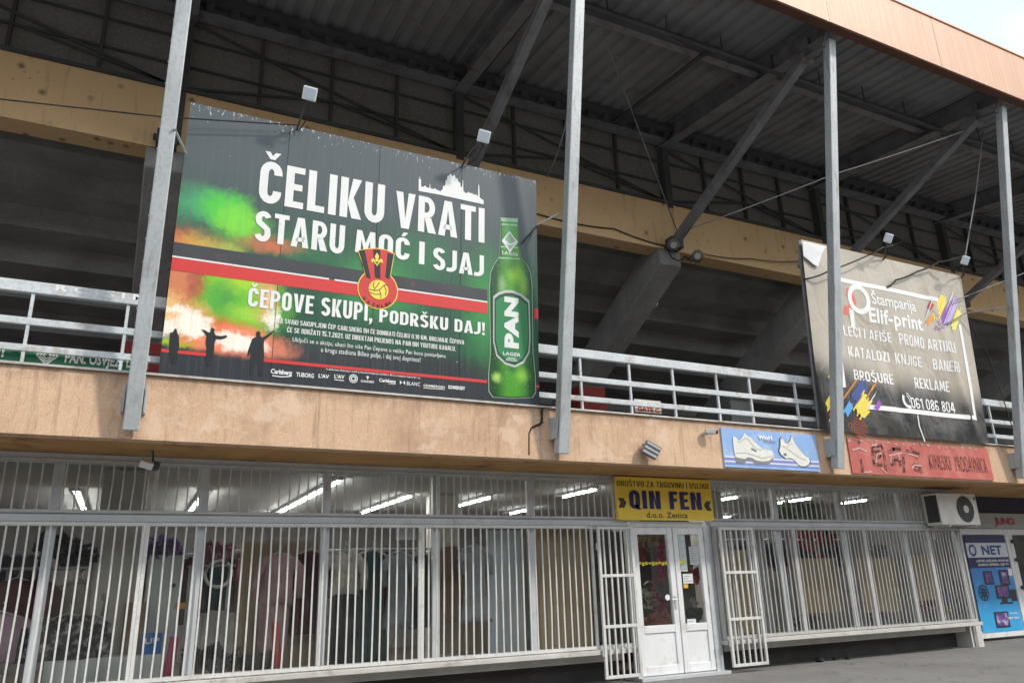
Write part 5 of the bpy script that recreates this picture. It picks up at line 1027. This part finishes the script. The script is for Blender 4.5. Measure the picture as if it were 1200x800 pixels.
def blobs(label, cat, pts, r, m, seed, n=40, name='toy', spread=.12, grp=None):
    random.seed(seed); b = MB(); c0 = Vector(pts[0])
    for k in range(n):
        s = random.random() * (len(pts) - 1.001); i = int(s); p = Vector(pts[i]).lerp(Vector(pts[i + 1]), s - i) + Vector([random.gauss(0, spread) * q for q in (1, .4, 1)])
        a = [random.uniform(-1, 1) for _ in range(3)]; d = Vector(a).normalized(); e = d.orthogonal().normalized(); h = d.cross(e); rr = r * random.uniform(.6, 1.3); nn = 6
        for w in range(5):                                  # petals
            g1 = (e * math.cos(w * 1.257) + h * math.sin(w * 1.257)); g2 = d.cross(g1)
            b.add([p, p + g1 * rr * .6 + g2 * rr * .42 + d * rr * .35, p + g1 * rr + d * rr * .3, p + g1 * rr * .6 - g2 * rr * .42 + d * rr * .35], [(0, 1, 2), (0, 2, 3)])
    return one(name, b, m, label, cat, grp, base=c0)
fl = lambda n, c: mat(n, c, .7, .5, 14)
G_ = 'artificial flowers inside the door'
D = lambda x, y, Y=.35: at(x, y, Y)
blobs('pale green and white flower cluster in the middle of the left door pane', 'flowers', [D(756, 690), D(764, 705)], .045, fl('pale green white petals', (.45, .50, .30)), 21, 50, 'flower_garland', .06, G_)
blobs('red flower cluster beside the papers at the top of the right door pane', 'flowers', [D(815, 668), D(818, 680)], .045, fl('bright red petals', (.55, .05, .05)), 22, 45, 'flower_garland', .05, G_)
blobs('pink red artificial flower garland behind the left door pane', 'flowers', [D(772, 632), D(776, 660), D(768, 700), D(775, 715)], .045, fl('magenta petals', (.45, .05, .13)), 1, 110, 'flower_garland', .05, G_)
blobs('cream and brown flower cluster at the top of the left door pane', 'flowers', [D(752, 632), D(766, 630)], .05, fl('dusty cream petals', (.42, .33, .2)), 2, 50, 'flower_garland', .07, G_)
blobs('orange red flower cluster low in the left door pane', 'flowers', [D(752, 745), D(765, 728), D(783, 725)], .05, fl('coral petals', (.52, .13, .08)), 3, 90, 'flower_garland', .07, G_)
blobs('violet and white flower heap at the bottom of the left door pane', 'flowers', [D(760, 748), D(772, 748)], .045, fl('violet petals', (.25, .2, .42)), 4, 50, 'flower_garland', .06, G_)
blobs('dark red flower cluster at the upper left of the left door pane', 'flowers', [D(745, 640), D(750, 652)], .05, fl('dark red petals', (.28, .03, .03)), 5, 50, 'flower_garland', .06, G_)
blobs('green plant with pink blooms behind the right door pane', 'flowers', [D(806, 735), D(815, 722), D(812, 712)], .055, fl('dark green leaves', (.03, .12, .03)), 6, 80, 'flower_garland', .07, G_)
blobs('white bloom among the green plant behind the right door pane', 'flowers', [D(810, 708, .3), D(816, 706, .3)], .035, fl('white pink petals', (.68, .5, .5)), 7, 16, 'flower_garland', .04, G_)
one('screen', sheet(7.15, 8.7, .1, 2.3, 1.6), mat('dark curtain', (.03, .028, .03), .9, .4, 2), 'dark curtain inside behind the door flowers', 'curtain')
blobs('red goods hung above the tan board, second window right of the door', 'goods', [at(936, 632, .6), at(958, 628, .6), at(975, 632, .6)], .1, fl('bright red plastic', (.55, .05, .03)), 8, 60, 'red_goods', .1)
blobs('red and green goods on the top shelf seen through the upper panes', 'goods', [at(918, 600, .8), at(945, 598, .8), at(958, 602, .8)], .1, fl('green plastic', (.06, .22, .05)), 9, 50, 'shelf_goods', .09)
blobs('pink goods at the bottom of the last window', 'goods', [at(1078, 706, .5), at(1090, 703, .5)], .09, fl('hot pink plastic', (.6, .12, .2)), 10, 40, 'toy', .08)
blobs('yellow and blue toys beside the pink goods in the last window', 'goods', [at(1103, 704, .5), at(1112, 708, .5)], .08, fl('yellow blue plastic', (.15, .28, .55)), 11, 40, 'toy', .09)
blobs('small yellow toy at the bottom of the last window', 'goods', [at(1106, 714, .35), at(1109, 712, .35)], .06, fl('yellow plastic', (.7, .55, .04)), 12, 14, 'toy', .05)
for i, (px, py, c, l) in enumerate(((238, 770, (.04, .04, .05), 'dark heap of bags on the ledge left of the pink pyjamas'), (262, 778, (.22, .2, .24), 'grey violet heap of bags on the ledge beside the dark pot stand'), (70, 640, (.10, .09, .09), 'dark heap of clothes on the high shelf at the far left'), (88, 652, (.05, .05, .06), 'black heap of clothes on the high shelf beside the cream column'), (250, 650, (.45, .14, .2), 'pink heap on top of the rail above the hoop'), (60, 760, (.12, .12, .13), 'grey heap of clothes at the bottom of the far left window'), (190, 643, (.25, .15, .45), 'small violet bundle on top of the white cabinet'), (945, 728, (.10, .11, .11), 'dark goods below the tan board in the second window right of the door'), (1030, 724, (.16, .17, .17), 'grey goods below the tan board in the third window right of the door'), (975, 648, (.08, .08, .08), 'dark goods above the tan board in the second window right of the door'), (1030, 645, (.35, .35, .33), 'pale goods above the tan board in the third window right of the door'))):
    P = at(px, py, .8 if px == 190 else .55); blobs(l, 'goods', [P - Vector((.15, 0, 0)), P + Vector((.15, 0, 0))], .075, mat('heaped cloth %d' % i, c, .9, .5, 9, dirt=tuple(min(1, q * 3 + .05) for q in c), lo=.56, hi=.62), 30 + i, 80, 'goods_heap', .055)
for x0, x1, py, l in ((2, 108, 664, 'grey shelf carrying heaps of clothes at the far left'), (222, 276, 661, 'short grey shelf carrying the pink heap above the hoop')):
    p, q = at(x0, py, .42), at(x1, py, .42); z = (p.z + q.z) / 2; t = thing('wall_shelf', l, 'shelf', (p.x, .42, z)); MB().box(p.x, q.x, .38, .75, z - .025, z).build('plank', mat('grey shelf board', (.30, .30, .29), .6), t)
    b = MB(); [b.box(x, x + .03, .72, .75, .1, z - .026) for x in (p.x + .02, q.x - .05)]; b.build('upright', M_bar2, t)
# papers on the right door leaf and yellow strip on the left one
for x0, y0, x1, y1, lab, c in ((794.5, 626, 806, 669, 'tall white paper at the top of the right door pane', (.55, .60, .58)), (807, 640, 819.5, 661, 'grey white paper right of the tall paper on the door', (.50, .53, .53)), (800, 672, 812.5, 683, 'small white paper in the middle of the right door pane', (.66, .68, .68)), (801, 684, 806.5, 688.5, 'small yellow sticker on the right door pane', (.7, .42, .06)), (795.5, 656, 803, 660, 'yellow strip on the tall door paper', (.75, .66, .06)), (805, 725, 817, 742, 'white paper low in the right door pane', (.66, .69, .68))):
    Y = .008 if 'strip' not in lab else .003; p, q = at(x0, y0, Y), at(x1, y1, Y); t = one('paper_notice', MB().box(p.x, q.x, Y, Y + .004, q.z, p.z), flat('paper %.2f %.2f' % (c[0], c[2]), c), lab, 'notice', 'papers on the door', base=(p.x, Y, q.z))
    if y1 - y0 > 10:
        b = MB(); hgt = p.z - q.z; n = int(hgt / .035)
        for k in range(1, n): strip(b, wallP(Y - .002), [(p.x + .02, p.z - k * hgt / n), (q.x - .02 - .04 * (k * 7 % 3), p.z - k * hgt / n)], .008)
        b.build('text_lines', flat('grey ink', (.25, .26, .27)), t)
p, q = at(741, 667, .012), at(783, 663, .012)
b = MB(); text(b, 'ИƎꟻ ИIQ', wallP(.012), p.x, 1.665, q.x, 1.665, .06, bold=.06) if False else [b.box(p.x + k * (q.x - p.x) / 11, p.x + (k + .72) * (q.x - p.x) / 11, .008, .012, 1.66 + .012 * (k % 3), 1.72 - .008 * (k % 2)) for k in range(11)]
one('yellow_strip', b, mat('yellow sticker', (.75, .6, .04), .5), 'broken yellow strip across the left door pane', 'sticker')  # plain yellow blocks in place of unreadable writing
P = at(811, 722, .01); u, v = at(783.5, 699.5, .005).x, at(783.5, 699.5, .005).z
b = MB(); disc(b, wallP(.004), u - .02, v, .045, 20); one('round_sticker', b, flat('white sticker', (.78, .78, .78)), 'round white sticker on the left door pane', 'sticker')
# litter by the wall
random.seed(5)
for (x, y), r, lab in (((961, 775), .07, 'flat dark lump of litter on the asphalt, leftmost below the grille'), ((979, 773), .05, 'grey lump of litter, middle of the three below the grille'), ((994, 772), .05, 'dark upright lump of litter, right of the three below the grille'), ((1111, 757), .07, 'dark clod on the asphalt beside the white plinth'), ((1118, 757), .05, 'small dark clod right beside the white plinth')):
    P = at(x, y, 0); d = ray(x, y); k = -CAM.z / d.z; P = CAM + d * k; bm = bmesh.new(); bmesh.ops.create_icosphere(bm, subdivisions=2, radius=r)
    for v_ in bm.verts: v_.co *= random.uniform(.75, 1.2); v_.co.z *= .6; v_.co.x *= 1.3
    me = bpy.data.meshes.new('litter'); bm.to_mesh(me); bm.free(); me.materials.append(mat('dark litter', (.03, .028, .026), .9, .4, 20)); o = bpy.data.objects.new('litter', me); COL.objects.link(o); o.location = (P.x, P.y, r * .45); tag(o, lab, 'litter')
# added block, out of view, stretched and darkened to shape the glass reflections
t = thing('added_block', 'added apartment block behind the viewer, filling the glass reflections', 'building', (10, -44, 0))
b = MB(); b.box(-70, 260, -54, -44, 0, 15); b.build('wall', mat('darkened block render', (.20, .17, .135), .9), t)
b = MB()
for i in range(98):
    for j in range(4): b.box(-68 + i * 3.3, -66.4 + i * 3.3, -44.02, -43.97, 1.6 + j * 3, 3.1 + j * 3)
w = b.build('window', mat('dark block window', (.04, .045, .05), .2), t); w['kind'] = 'stuff'
